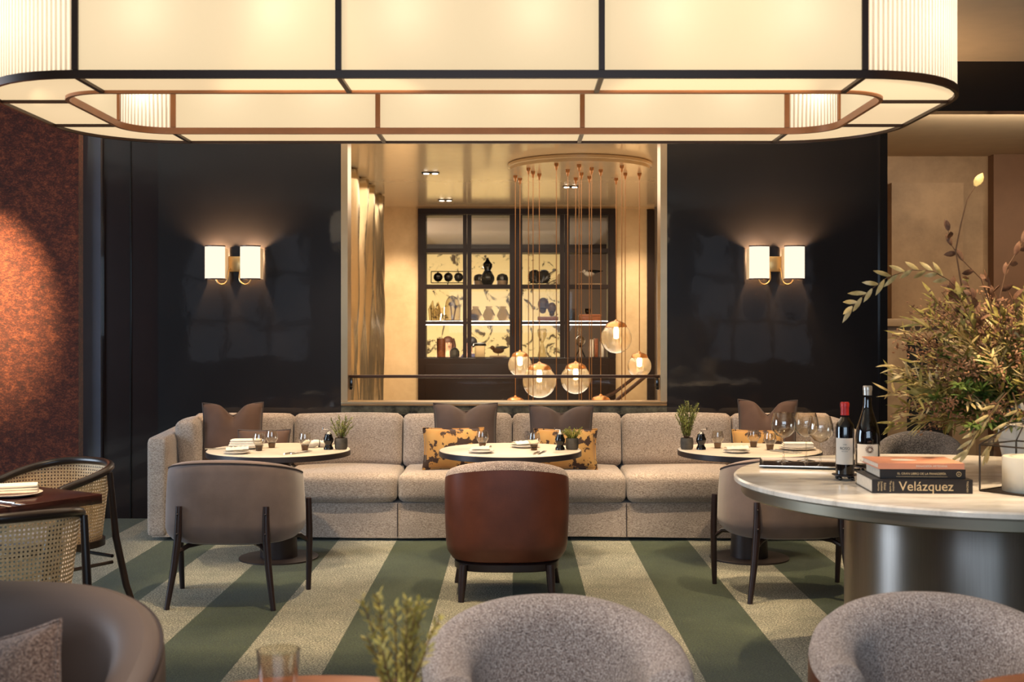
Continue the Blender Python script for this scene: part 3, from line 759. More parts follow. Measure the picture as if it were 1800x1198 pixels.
item('glass_cloche', 'clear glass dome cloche with dried stems on the third shelf', 'cloche', 795, 3, [('dome', MB().lathe([(14 * U, 3 * U), (14.5 * U, 25 * U), (12 * U, 37 * U), (7 * U, 43 * U), (.01, 46 * U)], 24, (0, 0, 0), False, False), 'cloche'), ('base', MB().lathe([(16 * U, 0), (16 * U, 3 * U)], 20), 'cab_wood'), ('dried_stems', MB().tube([(0, 0, 3 * U), (-3 * U, 0, 30 * U)], .01, 5).tube([(2 * U, 0, 3 * U), (6 * U, 0, 25 * U)], .01, 5).sphere((-3 * U, 0, 31 * U), .03, 8).sphere((6 * U, 0, 26 * U), .025, 8), 'stem')])
sk = MB()
for k in range(7): sk.tube([((k - 3) * 3 * U, 0, 2 * U), ((k - 3) * 3.4 * U, .02, (22 + 7 * math.sin(k * 2.1)) * U), ((k - 3) * 2.6 * U, 0, (30 + 7 * math.sin(k * 1.7)) * U)], [.02, .03, .008], 5)
item('dried_specimen', 'row of upright silvery dried stalks on a dark base beside the glass dome', 'ornament', 766, 3, [('stalks', sk, 'cloche'), ('base', MB().box(-11 * U, 11 * U, -.06, .06, 0, 2 * U, .005), 'cab_wood')])
for px, lb in ((836, 'faceted smoky vase on the third shelf, partly behind the door stile'), (859, 'faceted smoky vase on the third shelf, middle of three'), (884, 'faceted smoky vase on the third shelf, right of three')):
    o = item('faceted_vase', lb, 'vase', px, 3, [('faceted_vase', MB().lathe([(6 * U, 0), (12 * U, 11 * U), (7 * U, 21 * U), (5 * U, 23 * U), (6.5 * U, 27 * U)], 7), 'faceted')], 'faceted vases on the third shelf')
    for p in o.data.polygons: p.use_smooth = False
hd = MB().sphere((-8 * U, 0, 31 * U), 10 * U, 16, (1, .9, 1.15)).sphere((-9 * U, -.02, 20 * U), 6 * U, 12).sphere((7 * U, 0, 24 * U), 8 * U, 14, (1, .9, 1.3)).sphere((7 * U, 0, 14 * U), 5 * U, 12)
item('glass_bust', 'pair of brown glass heads on a reddish plinth, third shelf', 'ornament', 963, 3, [('heads', hd, 'smoke'), ('plinth', MB().box(-18 * U, 18 * U, -.1, .1, 0, 9 * U, .006), 'red_wood')])
item('wooden_box', 'reddish wooden box under a small amber bowl, third shelf', 'box', 1037, 3, [('body', MB().box(-19 * U, 19 * U, -.12, .12, 0, 9 * U, .006), 'red_wood'), ('lid', MB().box(-19.5 * U, 19.5 * U, -.125, .125, 9.05 * U, 13 * U, .006), 'red_wood')])
o = obj('amber_bowl', MB().lathe([(3.5 * U, 0), (5.5 * U, 4 * U), (5.5 * U, 10 * U), (4.8 * U, 10 * U), (4.6 * U, 2 * U)], 16), 'smoke', None, shelf_pt(1033, 3) + Vector((0, 0, 13.05 * U))); tag(o, 'small amber glass bowl sitting on the reddish wooden box', 'bowl')
item('dark_box', 'small upright dark box beside the reddish wooden box', 'box', 1007, 3, [('body', MB().box(-6 * U, 6 * U, -.1, .1, 0, 20 * U, .004), 'book_black'), ('lid', MB().box(-6.4 * U, 6.4 * U, -.105, .105, 20.05 * U, 23 * U, .004), 'bronze')])
item('wooden_canister', 'tall brown cylinder canister on the lowest shelf', 'canister', 775.5, 4, [('body', MB().lathe([(7.6 * U, 0), (7.6 * U, 13 * U)], 20), 'red_wood'), ('lid', MB().lathe([(7.8 * U, 13.1 * U), (7.6 * U, 33 * U), (7.2 * U, 34 * U)], 20), 'red_wood')])
item('ribbed_jar', 'small grey green ribbed jar on the lowest shelf', 'jar', 799, 4, [('body', MB().lathe([(7 * U, 0), (8.2 * U, 3 * U), (8.2 * U, 11 * U), (6 * U, 15 * U)], 40, (0, 0, 0), True, True, .05, 10), 'pot'), ('lid', MB().lathe([(6.2 * U, 15.1 * U), (4 * U, 17 * U), (1 * U, 18 * U)], 20), 'pot')])
item('bird_house_box', 'pale wooden box with a dark flat cap on the lowest shelf', 'box', 843, 4, [('body', MB().box(-8 * U, 9 * U, -.1, .1, 0, 21 * U, .005), 'gilt'), ('cap', MB().lathe([(12 * U, 21.1 * U), (11 * U, 25 * U), (.01, 27 * U)], 18, (0, 0, 0), True, False), 'book_black')])
b_, w_ = bird(U * 1.15, 0, 0, 16)
up = Matrix.Translation((0, 0, 13 * U)); b_.xf(up); w_.xf(up)
item('bird_decoy', 'carved wooden bird decoy on the lowest shelf', 'ornament', 876, 4, [('body', b_, 'stem'), ('wing', w_, 'pot'), ('stand', MB().tube([(0, 0, 0), (0, 0, 9 * U)], .008, 6).box(-.12, .12, -.06, .06, 0, .03), 'pale_stone')])
item('hourglass', 'clear glass hourglass shaped vase on the lowest shelf', 'vase', 953, 4, [('hourglass', MB().lathe([(8 * U, 0), (8 * U, 5 * U), (2 * U, 26 * U), (7.5 * U, 38 * U), (8.5 * U, 48 * U), (6 * U, 51 * U)], 24, (0, 0, 0), True, False), 'cloche')])
o = item('glass_ball_stand', 'clear glass ball on a dark tripod, lowest shelf', 'ornament', 1020, 4, [('ball', MB().sphere((0, 0, 30 * U), 9 * U, 18), 'cloche'), ('tripod', MB().tube([(0, 0, 20 * U), (-9 * U, 0, 0)], .01, 6).tube([(0, 0, 20 * U), (9 * U, .03, 0)], .01, 6).tube([(0, 0, 20 * U), (0, -.08, 0)], .01, 6).lathe([(3 * U, 19 * U), (5 * U, 21.5 * U)], 14), 'black_gloss')])
for i, (px, h, w, mt, lb) in enumerate(((1040, 32, 4, 'pages', 'pale upright book on the lowest shelf beside the glass ball'), (1047, 34, 6, 'red_wood', 'reddish upright book on the lowest shelf between two pale ones'), (1058, 28, 5, 'pages', 'pale upright book on the lowest shelf at the right frame'))):
    item('book', lb, 'book', px, 4, [('cover', MB().box(-w / 2 * U, w / 2 * U, -.12, .12, 0, h * U, .003), mt), ('page_block', MB().box(-w / 2 * U + .006, w / 2 * U - .006, -.11, .122, .01, h * U - .01), 'pages')], 'books on the lowest cabinet shelf')

# people in the lounge beyond the cabinet
def person(px, Y, zhead, cloth, hair, label, turn, longhair):
    x = (px - 905) * Y / F
    t = thing('person', label, 'person', (x, Y, 0), turn)
    J = {'pel': (0, 0, .52, .15), 'wai': (0, 0, .70, .13), 'che': (0, 0, .92, .15), 'nek': (0, 0, 1.07, .055), 'hd0': (0, -.01, 1.14, .07), 'hd1': (0, -.015, 1.23, .088), 'hd2': (0, 0, 1.30, .06)}
    for s, k in ((-1, 'l'), (1, 'r')):
        J[k + 'sh'] = (s * .18, 0, 1.0, .062); J[k + 'el'] = (s * .24, -.08, .76, .045); J[k + 'wr'] = (s * .14, -.3, .72, .03); J[k + 'hn'] = (s * .10, -.38, .73, .032)
        J[k + 'hip'] = (s * .1, -.02, .5, .09); J[k + 'kn'] = (s * .13, -.44, .5, .065); J[k + 'an'] = (s * .13, -.46, .09, .042); J[k + 'to'] = (s * .13, -.6, .04, .035)
    E = [('pel', 'wai'), ('wai', 'che'), ('che', 'nek'), ('nek', 'hd0'), ('hd0', 'hd1'), ('hd1', 'hd2')]
    for k in 'lr': E += [('che', k + 'sh'), (k + 'sh', k + 'el'), (k + 'el', k + 'wr'), (k + 'wr', k + 'hn'), ('pel', k + 'hip'), (k + 'hip', k + 'kn'), (k + 'kn', k + 'an'), (k + 'an', k + 'to')]
    def skin(names, grow, nm, mt):
        bm = bmesh.new(); lay = bm.verts.layers.skin.verify(); V = {}
        for n in names:
            a = J[n]; v = bm.verts.new(a[:3]); v[lay].radius = (a[3] + grow, a[3] * .85 + grow); V[n] = v
        for a, b in E:
            if a in V and b in V: bm.edges.new((V[a], V[b]))
        V[names[0]][lay].use_root = True
        me = bpy.data.meshes.new(nm); bm.to_mesh(me); bm.free(); me.materials.append(M[mt])
        o = bpy.data.objects.new(nm, me); COL.objects.link(o); o.parent = t
        o.modifiers.new('skin', 'SKIN').use_smooth_shade = True
        o.modifiers.new('sub', 'SUBSURF').levels = 2; o.modifiers['sub'].render_levels = 2
        return o
    skin(list(J), 0, 'body', 'skin')
    skin(['pel', 'wai', 'che', 'lsh', 'lel', 'lwr', 'rsh', 'rel', 'rwr'], .018, 'top', cloth)
    skin(['pel', 'lhip', 'lkn', 'lan', 'rhip', 'rkn', 'ran'], .014, 'trousers', 'hair_dark')
    hm = MB().sphere((0, .03, 1.255), .108, 16, (1, 1, .95))
    if longhair:
        for s in (-1, 1): hm.tube([(s * .07, .0, 1.30), (s * .105, .015, 1.2), (s * .11, .01, 1.08), (s * .085, -.01, 1.0)], [.05, .045, .045, .02], 8)
        hm.tube([(0, .08, 1.25), (0, .1, 1.1), (0, .09, .98)], [.08, .08, .05], 8)
    obj('hair', hm, hair, t)
    fc = MB()
    for s in (-1, 1): fc.sphere((s * .032, -.088, 1.225), .010, 8)
    fc.tube([(-.025, -.09, 1.155), (0, -.096, 1.153), (.025, -.09, 1.155)], .006, 6)
    obj('eyes_and_mouth', fc, 'hair_dark', t)
    obj('nose', MB().tube([(0, -.092, 1.225), (0, -.112, 1.19), (0, -.092, 1.18)], [.006, .013, .01], 8), 'skin', t)
    return t
person(788, 22.6, 1.3, 'cream_cloth', 'hair_brown', 'person with long brown hair in a pale top seated beyond the cabinet', R(12), True)
person(826, 21.6, 1.3, 'navy_cloth', 'hair_dark', 'person with dark hair in a navy jacket seated beyond the cabinet', R(-60), False)
for px, Y, rz, lb in ((788, 22.6, R(12), 'dark upholstered stool under the person in the pale top'), (826, 21.6, R(-60), 'dark upholstered stool under the person in the navy jacket')):
    st = thing('stool', lb, 'stool', ((px - 905) * Y / F, Y + .02, 0), rz, 'stools in the lounge')
    obj('seat', MB().soft(.44, .40, .12, .05, mat=Matrix.Translation((0, .06, .28))), 'velvet', st)
    obj('base', MB().lathe([(.17, .0), (.15, .222)], 18, (0, .06, 0)), 'leg', st)

# ------------------------------------------------------------------ sofa
SX = -.02
sofa = thing('sofa', 'very long beige grey woven sofa with loose cushions and a skirted base', 'sofa', (SX, 8.9, 0))
L2 = 2.565
rg = []
for z, dy in ((.025, .0), (.1, .004), (.2, .012), (.265, .02)):
    ring = []
    for k in range(61):
        x = -L2 + .02 + (2 * L2 - .04) * k / 60
        ring.append(Vector((x, -.455 + dy + .006 * math.sin(k * 1.1) * (1 - z * 3) * math.sin(k * .37), z + (.006 * math.sin(k * .23) if z < .03 else 0))))
    ring += [Vector((L2 - .02, .45, z)), Vector((-L2 + .02, .45, z))]
    rg.append(ring)
obj('skirt', MB().loft(rg, True, True, True), 'sofa', sofa)
fv = MB()
for x in (-1.65, -.81, .0, .81, 1.65): fv.tube([(x, -.459, .03), (x, -.446, .262)], .004, 5)
obj('skirt_seam', fv, 'piping', sofa)
obj('back_frame', MB().box(-L2 + .12, L2 - .12, .28, .46, .266, .80, .03, 3), 'sofa', sofa)
for s in (-1, 1):
    t = MB().soft(.15, .93, .70, .035, (0.006, 0, .0), 9)
    for v in t.bm.verts: v.co.z += .05 * (v.co.y + .45) * (1 if v.co.z > 0 else 0)
    t.xf(Matrix.Translation((s * (L2 - .055), -.005, .378)))
    obj('arm', t, 'sofa', sofa)
    for k in (0,):
        t = MB().soft(.16, .62, .36, .05, (.02, .0, .01), 9, wob=.004, seed=s + 5).xf(Matrix.Translation((s * (L2 - .215), .05, .655)) @ Matrix.Rotation(s * R(7), 4, 'Y'))
        obj('side_cushion', t, 'sofa', sofa)
n = 6; w = (2 * L2 - .27) / n
edges = [-2.42, -1.65, -.81, 0, .81, 1.65, 2.42]
for k in range(n):
    a, b = edges[k] + .004, edges[k + 1] - .004
    t = MB().soft(b - a, .76, .20, .045, (0, .012, .016), 11, wob=.004, seed=k).xf(Matrix.Translation(((a + b) / 2, -.095, .371)))
    obj('seat_cushion', t, 'sofa', sofa)
    a, b = [-2.42, -1.66, -.83, 0, .83, 1.665, 2.42][k] + .003, [-2.42, -1.66, -.83, 0, .83, 1.665, 2.42][k + 1] - .003
    t = MB().soft(b - a, .19, .40, .045, (0, .018, .008), 11, wob=.004, seed=k + 20).xf(Matrix.Translation(((a + b) / 2, .215, .648)) @ Matrix.Rotation(R(-9), 4, 'X'))
    obj('back_cushion', t, 'sofa', sofa)

def pillow_mb(w, h, t, dent, n=22):
    def pt(u, v, side):
        x = u * w / 2 * (1 - .07 * (1 - v * v) ** 1.0 * abs(u)); z = v * h / 2 * (1 - .06 * (1 - u * u) * abs(v))
        th = t / 2 * max(0, (1 - abs(u) ** 2.6)) ** .55 * max(0, (1 - abs(v) ** 2.6)) ** .55
        if dent:
            g = math.exp(-(u / .30) ** 2) * max(0, (v + .25) / 1.25) ** 2
            z -= dent * g; th += t * .12 * math.exp(-((abs(u) - .38) / .2) ** 2) * max(0, v)
            th -= t * .25 * math.exp(-(u / .12) ** 2) * max(0, v) ** 2 * (1 if abs(v) < .99 else 0)
        th = max(th, 0)
        return Vector((x, side * th, z + h / 2))
    return pt
def pillow(px, py_bot, py_top, wpx, Y, mat, label, dent=.0, tilt=R(14), rz=0, z0=None, t=.16, group=None, pip='piping'):
    w = wpx * Y / F; h = (py_bot - py_top) * Y / F / math.cos(tilt) + .0
    pt = pillow_mb(w, h, t, dent)
    n = 22
    us = [-1 + 2 * i / n for i in range(n + 1)]
    th = thing('cushion', label, 'cushion', W(px, py_bot, Y), rz, group)
    if z0 is not None: th.location.z = z0
    mb = MB()
    for side in (-1, 1): mb.loft([[pt(u, v, side) for u in us] for v in us], closed=False)
    bmesh.ops.remove_doubles(mb.bm, verts=mb.bm.verts, dist=1e-5)
    rot = Matrix.Rotation(-tilt, 4, 'X')
    obj('cover', mb.xf(rot), mat, th, angle=80)
    outline = [pt(u, -1, 1) for u in us] + [pt(1, v, 1) for v in us[1:]] + [pt(u, 1, 1) for u in reversed(us[:-1])] + [pt(-1, v, 1) for v in reversed(us[1:-1])]
    obj('piping', MB().tube(outline, .006, 6, loop=True).xf(rot), pip, th)
    return th
SZ = .485
G = 'scatter cushions on the sofa'
pillow(409, 823, 711, 106, 8.72, 'velvet', 'brown velvet cushion with a chopped top at the sofa end near the red wall', .085, R(16), R(12), SZ, .2, G)
pillow(818, 820, 712, 114, 8.86, 'velvet_grey', 'dark velvet cushion with a chopped top behind the middle table, left of the pair', .05, R(12), R(2), SZ, .17, G)
pillow(986, 820, 716, 114, 8.86, 'velvet_grey', 'dark velvet cushion with a chopped top behind the middle table, right of the pair', .05, R(12), R(-3), SZ, .17, G)
pillow(1348, 822, 705, 104, 8.72, 'velvet', 'dark brown velvet cushion in the sofa corner behind the wine glasses', .10, R(16), R(-14), SZ, .2, G)
G2 = 'gold printed lumbar cushions'
pillow(797, 833, 762, 108, 8.62, 'gold_print', 'gold lumbar cushion printed with dark leaves, left of the middle table', .0, R(16), R(3), SZ, .13, G2, 'gold_print')
pillow(994, 833, 764, 112, 8.62, 'gold_print', 'gold lumbar cushion printed with dark leaves, right of the middle table', .0, R(16), R(-3), SZ, .13, G2, 'gold_print')
pillow(462, 826, 757, 92, 8.58, 'velvet', 'small brown lumbar cushion in front of the chopped cushion near the red wall', .0, R(16), R(4), SZ, .12, G2)
pillow(1334, 826, 757, 90, 8.56, 'gold_print', 'gold printed lumbar cushion in the sofa corner behind the wine glasses', .0, R(16), R(-6), SZ, .12, G2, 'gold_print')

# ------------------------------------------------------------------ tub chairs (local: front faces +Y)
def superell(a, b, n, ph):
    c, s = math.cos(ph), math.sin(ph)
    return math.copysign(abs(c) ** (2 / n), c) * a, math.copysign(abs(s) ** (2 / n), s) * b
def tub(name, label, cat, loc, rz, a, b, n, z0, zback, zarm, thick, outer, inner, seatz, legf, group=None, round_out=None, ph0=158, ph1=382, pipe='piping', bottom=True, arm_pow=1.0, seatmat=None, crown=.012, split=3):
    t = thing(name, label, cat, loc, rz, group)
    N, K = 56, 12
    A, B = [], []       # outer and inner rings
    rim_out = []
    yb, yf = -b, superell(a, b, n, R(ph0))[1]
    for i in range(N + 1):
        ph = R(ph0 + (ph1 - ph0) * i / N)
        x, y = superell(a, b, n, ph)
        f = max(0, min(1, (y - yb) / (yf - yb)))
        zt = zback + (zarm - zback) * (f ** arm_pow * (3 - 2 * f ** arm_pow) * f ** arm_pow if False else f ** arm_pow)
        zt -= crown * (abs(x) / a) ** 2
        ln = math.hypot(x, y)
        ra = []
        for k in range(K + 1):
            q = k / K; s = round_out(q); z = z0 + (zt - thick * .35 - z0) * q
            ra.append(Vector((x * s, y * s, z)))
        top = ra[-1]
        # nearest inner line
        def ins(d): 
            sc = (ln - d) / ln
            return Vector((top.x * sc, top.y * sc, 0))
        rimc = [(0, -.0), (.06, .20), (.2, .32), (.38, .36)]
        for d, hh in rimc[1:1 + split]: 
            p = ins(thick * d); ra.append(Vector((p.x, p.y, top.z + thick * hh)))
        A.append(ra); rim_out.append(ra[min(K + 1, len(ra) - 1)].copy())
        rb = [ra[-1].copy()]
        for d, hh in tuple(rimc[1 + split:]) + ((.6, .33), (.82, .2), (.95, .0), (1.0, -.2)):
            p = ins(thick * d); rb.append(Vector((p.x, p.y, top.z + thick * hh)))
        e = rb[-1]
        for k in range(1, 9):
            q = k / 8; rb.append(Vector((e.x * (1 - .10 * q), e.y * (1 - .10 * q), e.z + (seatz - .06 - e.z) * q)))
        B.append(rb)
    mb = MB().loft(A, closed=False); mi = MB().loft(B, closed=False)
    # rounded arm ends
    for idx, sg in ((0, 1), (-1, -1)):
        la, lb = A[idx], B[idx]
        m = min(len(la), len(lb))
        outl = la + lb[1:]
        cen = sum(outl, Vector()) / len(outl)
        ring0 = outl; ring1 = [cen + (p - cen) * .82 + Vector((0, thick * .3, 0)) for p in outl]; ring2 = [cen + (p - cen) * .35 + Vector((0, thick * .42, 0)) for p in outl]
        (mb if split else mi).loft([ring0, ring1, ring2], True, False, True)
    if bottom:
        bot = [r[0] for r in A]
        mb.loft([bot, [Vector((p.x * .9, p.y * .9, z0 - .012)) for p in bot], [Vector((p.x * .3, p.y * .3, z0 - .016)) for p in bot]], True, False, True)
    obj('shell', mb, outer, t, angle=60)
    obj('inside_back', mi, inner, t, angle=60)
    if pipe: obj('piping', MB().tube(rim_out, .0055, 6), pipe, t)
    poly = [superell(a - thick * 1.12, b - thick * 1.05, n, 2 * PI * k / 40) for k in range(40)]
    def lay(sc, z): return [Vector((x * sc, y * sc + .015, z)) for x, y in poly]
    obj('seat', MB().loft([lay(.9, z0 + .01), lay(.95, seatz - .08), lay(.97, seatz - .03), lay(.93, seatz), lay(.6, seatz + .012), lay(.1, seatz + .016)], True, True, True), seatmat or inner, t, angle=70)
    legf(t)
    return t
def taupe_legs(t):
    for s in (-1, 1):
        pts = [(s * .236, -.285, .545), (s * .237, -.292, .47), (s * .24, -.295, .37), (s * .255, -.31, .22), (s * .287, -.335, .0)]
        obj('leg', MB().tube(pts, [.0165, .0185, .021, .019, .0145], 10), 'leg', t)
        obj('leg', MB().tube([(s * .372, .165, .53), (s * .375, .17, .35), (s * .372, .18, .17), (s * .366, .185, .0)], [.016, .019, .018, .014], 10), 'leg', t)
        obj('brace', MB().tube([(s * .242, -.296, .30), (s * .20, -.24, .325), (s * .12, -.12, .328)], [.013, .014, .012], 8), 'leg', t)
        obj('brace', MB().tube([(s * .374, .172, .28), (s * .33, .14, .322), (s * .22, .07, .328)], [.012, .014, .012], 8), 'leg', t)
        sc = MB()
        for z in (.505, .40): sc.sphere((s * .2375, -.312 - (.004 if z < .45 else 0), z), .006, 8)
        obj('screw', sc, 'gunmetal', t)
def bulge(q): 
    return .90 + .10 * min(1, q / .16) ** .5 if q < .16 else 1.0 - .035 * ((q - .16) / .84) ** 2
c1 = tub('tub_chair', 'taupe nubuck tub chair on slim black legs at the table nearest the red wall', 'chair', (-1.56, 6.70, 0), R(-2), .375, .315, 2.7, .345, .792, .70, .095, 'taupe', 'taupe', .47, taupe_legs, 'taupe tub chairs', bulge)
c3 = dup(c1, (1.55, 6.86, 0), R(3), 'taupe nubuck tub chair half hidden behind the round marble table', 'taupe tub chairs')
def brown_legs(t):
    fr = MB()
    poly = [superell(.295, .27, 3.2, 2 * PI * k / 40) for k in range(40)]
    fr.loft([[Vector((x * s, y * s, z)) for x, y in poly] for s, z in ((.98, .165), (1, .17), (1, .205), (.9, .222))], True, True, True)
    obj('seat_frame', fr, 'leg', t)
    for s in (-1, 1):
        obj('leg', MB().tube([(s * .238, -.225, .20), (s * .243, -.235, .12), (s * .25, -.25, .0)], [.026, .024, .017], 10), 'leg', t)
        obj('leg', MB().tube([(s * .255, .215, .20), (s * .27, .235, .12), (s * .295, .26, .0)], [.026, .024, .017], 10), 'leg', t)
def bulge2(q):
    return .885 + .085 * min(1, q / .12) ** .55 if q < .12 else .97 + .03 * math.sin((q - .12) / .88 * PI * .7)
c2 = tub('tub_chair', 'tub chair with chestnut leather back and speckled wool inside at the middle table', 'chair', (-.045, 6.80, 0), 0, .352, .31, 2.95, .222, .775, .66, .125, 'brown_leather', 'boucle', .45, brown_legs, 'leather backed wool tub chairs', bulge2, arm_pow=1.6, pipe=None, crown=.035, split=0)
cf = tub('tub_chair', 'speckled grey wool tub chair at the front edge, beside the blurred herb plant', 'chair', (.11, 3.10, 0), R(180 + 6), .352, .32, 2.25, .222, .752, .665, .13, 'brown_leather', 'boucle', .45, brown_legs, 'leather backed wool tub chairs', bulge2, arm_pow=1.1, pipe=None, crown=.03, split=0)
dup(cf, (1.13, 3.13, 0), R(180 - 9), 'speckled brown wool tub chair at the front edge, in front of the marble table', 'leather backed wool tub chairs')
gb = tub('tub_chair', 'low grey wool tub chair in the distance behind the marble table and the bottles', 'chair', (2.72, 8.1, 0), R(150), .30, .28, 2.5, .222, .79, .64, .115, 'brown_leather', 'grey_boucle', .45, brown_legs, None, bulge2, arm_pow=1.5, pipe=None, crown=.04, split=0)
def low_legs(t):
    for sx in (-1, 1):
        for y in (-.26, .2): obj('leg', MB().tube([(sx * .34, y, .20), (sx * .36, y * 1.1, 0)], [.025, .016], 10), 'leg', t)
lc = tub('lounge_chair', 'wide smooth taupe leather armchair at the front left corner holding a cushion', 'chair', (-1.34, 2.78, 0), R(180 - 4), .50, .44, 2.4, .20, .83, .62, .13, 'taupe_leather', 'taupe_leather', .46, low_legs, None, bulge2, arm_pow=1.3)
pp = pillow(48, 1370, 1122, 250, 2.72, 'brown_boucle', 'brown woven cushion leaning in the wide taupe leather armchair', .0, R(20), R(-14), .475, .14, None, 'brown_boucle')
pp.location = (-1.18, 2.76, .45); pp.rotation_euler = (0, R(-16), R(-14))

# ------------------------------------------------------------------ pedestal tables by the sofa
TZ = .708
def pedestal(loc, label):
    t = thing('pedestal_table', label, 'table', loc, 0, 'round tables along the sofa')
    r = .466
    obj('table_top', MB().lathe([(r - .006, TZ - .012), (r - .004, TZ - .002), (r - .007, TZ), (.001, TZ)], 72, (0, 0, 0), True, False), 'table_top', t)
    obj('edge_band', MB().lathe([(.05, TZ - .040), (r - .012, TZ - .040), (r, TZ - .036), (r, TZ - .004), (r - .0035, TZ - .003), (r - .0035, TZ - .0125), (.05, TZ - .0125)], 72, (0, 0, 0), False, False), 'table_edge', t)
    obj('column', MB().lathe([(.122, .012), (.11, .3), (.08, .55), (.075, TZ - .041)], 32), 'gunmetal', t)
    obj('base', MB().lathe([(.257, .0), (.257, .009), (.250, .0119)], 48), 'gunmetal', t)
    return t
TB = [(-1.545, 7.82, 0), (-.03, 7.82, 0), (1.534, 7.82, 0)]
pt = pedestal(TB[0], 'round cream topped pedestal table nearest the red velvet wall')
dup(pt, TB[1], 0, 'round cream topped pedestal table in front of the middle of the sofa', None)
dup(pt, TB[2], 0, 'round cream topped pedestal table partly behind the wine glasses', None)

# ---- tableware
def tumbler(loc, label):
    t = thing('tumbler', label, 'glass', loc, 0, 'stemless glasses on the sofa tables')
    obj('bowl', MB().lathe([(.0, .036), (.026, .036), (.040, .058), (.041, .075), (.034, .112), (.0325, .112), (.039, .075), (.038, .059), (.024, .0385), (.0, .0385)], 24, (0, 0, 0), False, False), 'glass', t)
    obj('foot', MB().lathe([(.0, .0), (.020, .0), (.026, .0355), (.0, .0355)], 20, (0, 0, 0), False, False), 'smoke', t)
    return t
def plate(loc, label, r=.10, mat='porcelain', group='plates on the sofa tables'):
    o = obj('plate', MB().lathe([(.001, .0), (r * .6, .0), (r * .98, .012), (r, .015), (r * .97, .016), (r * .62, .005), (.001, .005)], 36, (0, 0, 0), False, False), mat, None, loc)
    return tag(o, label, 'plate', group)
def napkin(loc, label, w=.13, d=.10, rz=0, roll=False, group='linen napkins on the tables'):
    if roll:
        t = thing('napkin', label, 'napkin', loc, rz, group)
        pts = [(-w / 2 + w * k / 10, .004 * math.sin(k), .026 + .006 * math.sin(k * 1.7)) for k in range(11)]
        obj('roll', MB().tube(pts, [.012, .022, .025, .026, .024, .02, .022, .026, .028, .026, .014], 12), 'linen', t)
        obj('napkin_ring', MB().tube([(.005 + .0, .024 * math.cos(2 * PI * k / 16), .026 + .024 * math.sin(2 * PI * k / 16)) for k in range(16)], .003, 6, loop=True), 'bronze', t)
        return t
    rg = []
    for i in range(7):
        v = i / 6 - .5; ring = []
        for j in range(13):
            u = j / 12 - .5
            ring.append(Vector((u * w, v * d, .012 + .014 * (1 - 4 * v * v) ** .5 + .004 * math.sin(u * 30) * (1 - 4 * v * v) + .006 * u)))
        rg.append(ring)
    mb = MB().loft(rg, closed=False)
    o = obj('napkin', mb.loft([[Vector((p.x, p.y, .001)) for p in r] for r in rg], closed=False), 'linen', None, loc, rz)
    # side skirt
    return tag(o, label, 'napkin', group)
def fold_napkin(loc, label, w=.15, d=.09, h=.022, rz=0, group='linen napkins on the tables'):
    mb = MB()
    for k in range(3): mb.soft(w - .006 * k, d - .004 * k, h / 3, h / 6.2, n=5, wob=.001, seed=k, mat=Matrix.Translation((0.002 * k, 0, h / 6 + k * h / 3)))
    return tag(obj('napkin', mb, 'linen', None, loc, rz), label, 'napkin', group)
def knife(loc, rz, label):
    t = thing('table_knife', label, 'knife', loc, rz, 'cutlery on the tables')
    obj('blade', MB().box(.0, .11, -.009, .009, .001, .003, .001, 1), 'steel', t)
    obj('handle', MB().tube([(-.10, 0, .005), (-.04, 0, .0055), (.0, 0, .0035)], [.006, .006, .0035], 8), 'steel', t)
def fork(loc, rz, label):
    t = thing('table_fork', label, 'fork', loc, rz, 'cutlery on the tables')
    obj('handle', MB().tube([(-.10, 0, .005), (-.02, 0, .004), (.045, 0, .006)], [.006, .0035, .004], 8), 'steel', t)
    hd = MB().box(.04, .065, -.011, .011, .004, .006)
    for k in range(4): hd.box(.065, .105, -.011 + .0062 * k, -.0075 + .0062 * k, .004, .006)
    obj('tines', hd, 'steel', t)
def mill(loc, label, rz=0):
    t = thing('pepper_mill', label, 'pepper mill', loc, rz, 'pepper mills on the sofa tables')
    obj('body', MB().lathe([(.0, 0), (.031, 0), (.031, .012), (.023, .024), (.022, .034), (.032, .052), (.033, .07), (.024, .09), (.024, .1), (.0, .1)], 24, (0, 0, 0), False, False), 'black_gloss', t)
    obj('dome', MB().lathe([(.019, .1005), (.014, .112), (.004, .118)], 16), 'chrome', t)
    cr = MB().tube([(0, 0, .118), (0, 0, .13), (-.025, 0, .132), (-.036, 0, .130)], .0028, 6).tube([(-.036, 0, .128), (-.036, 0, .144)], .004, 6)
    obj('crank', cr, 'chrome', t)
    return t
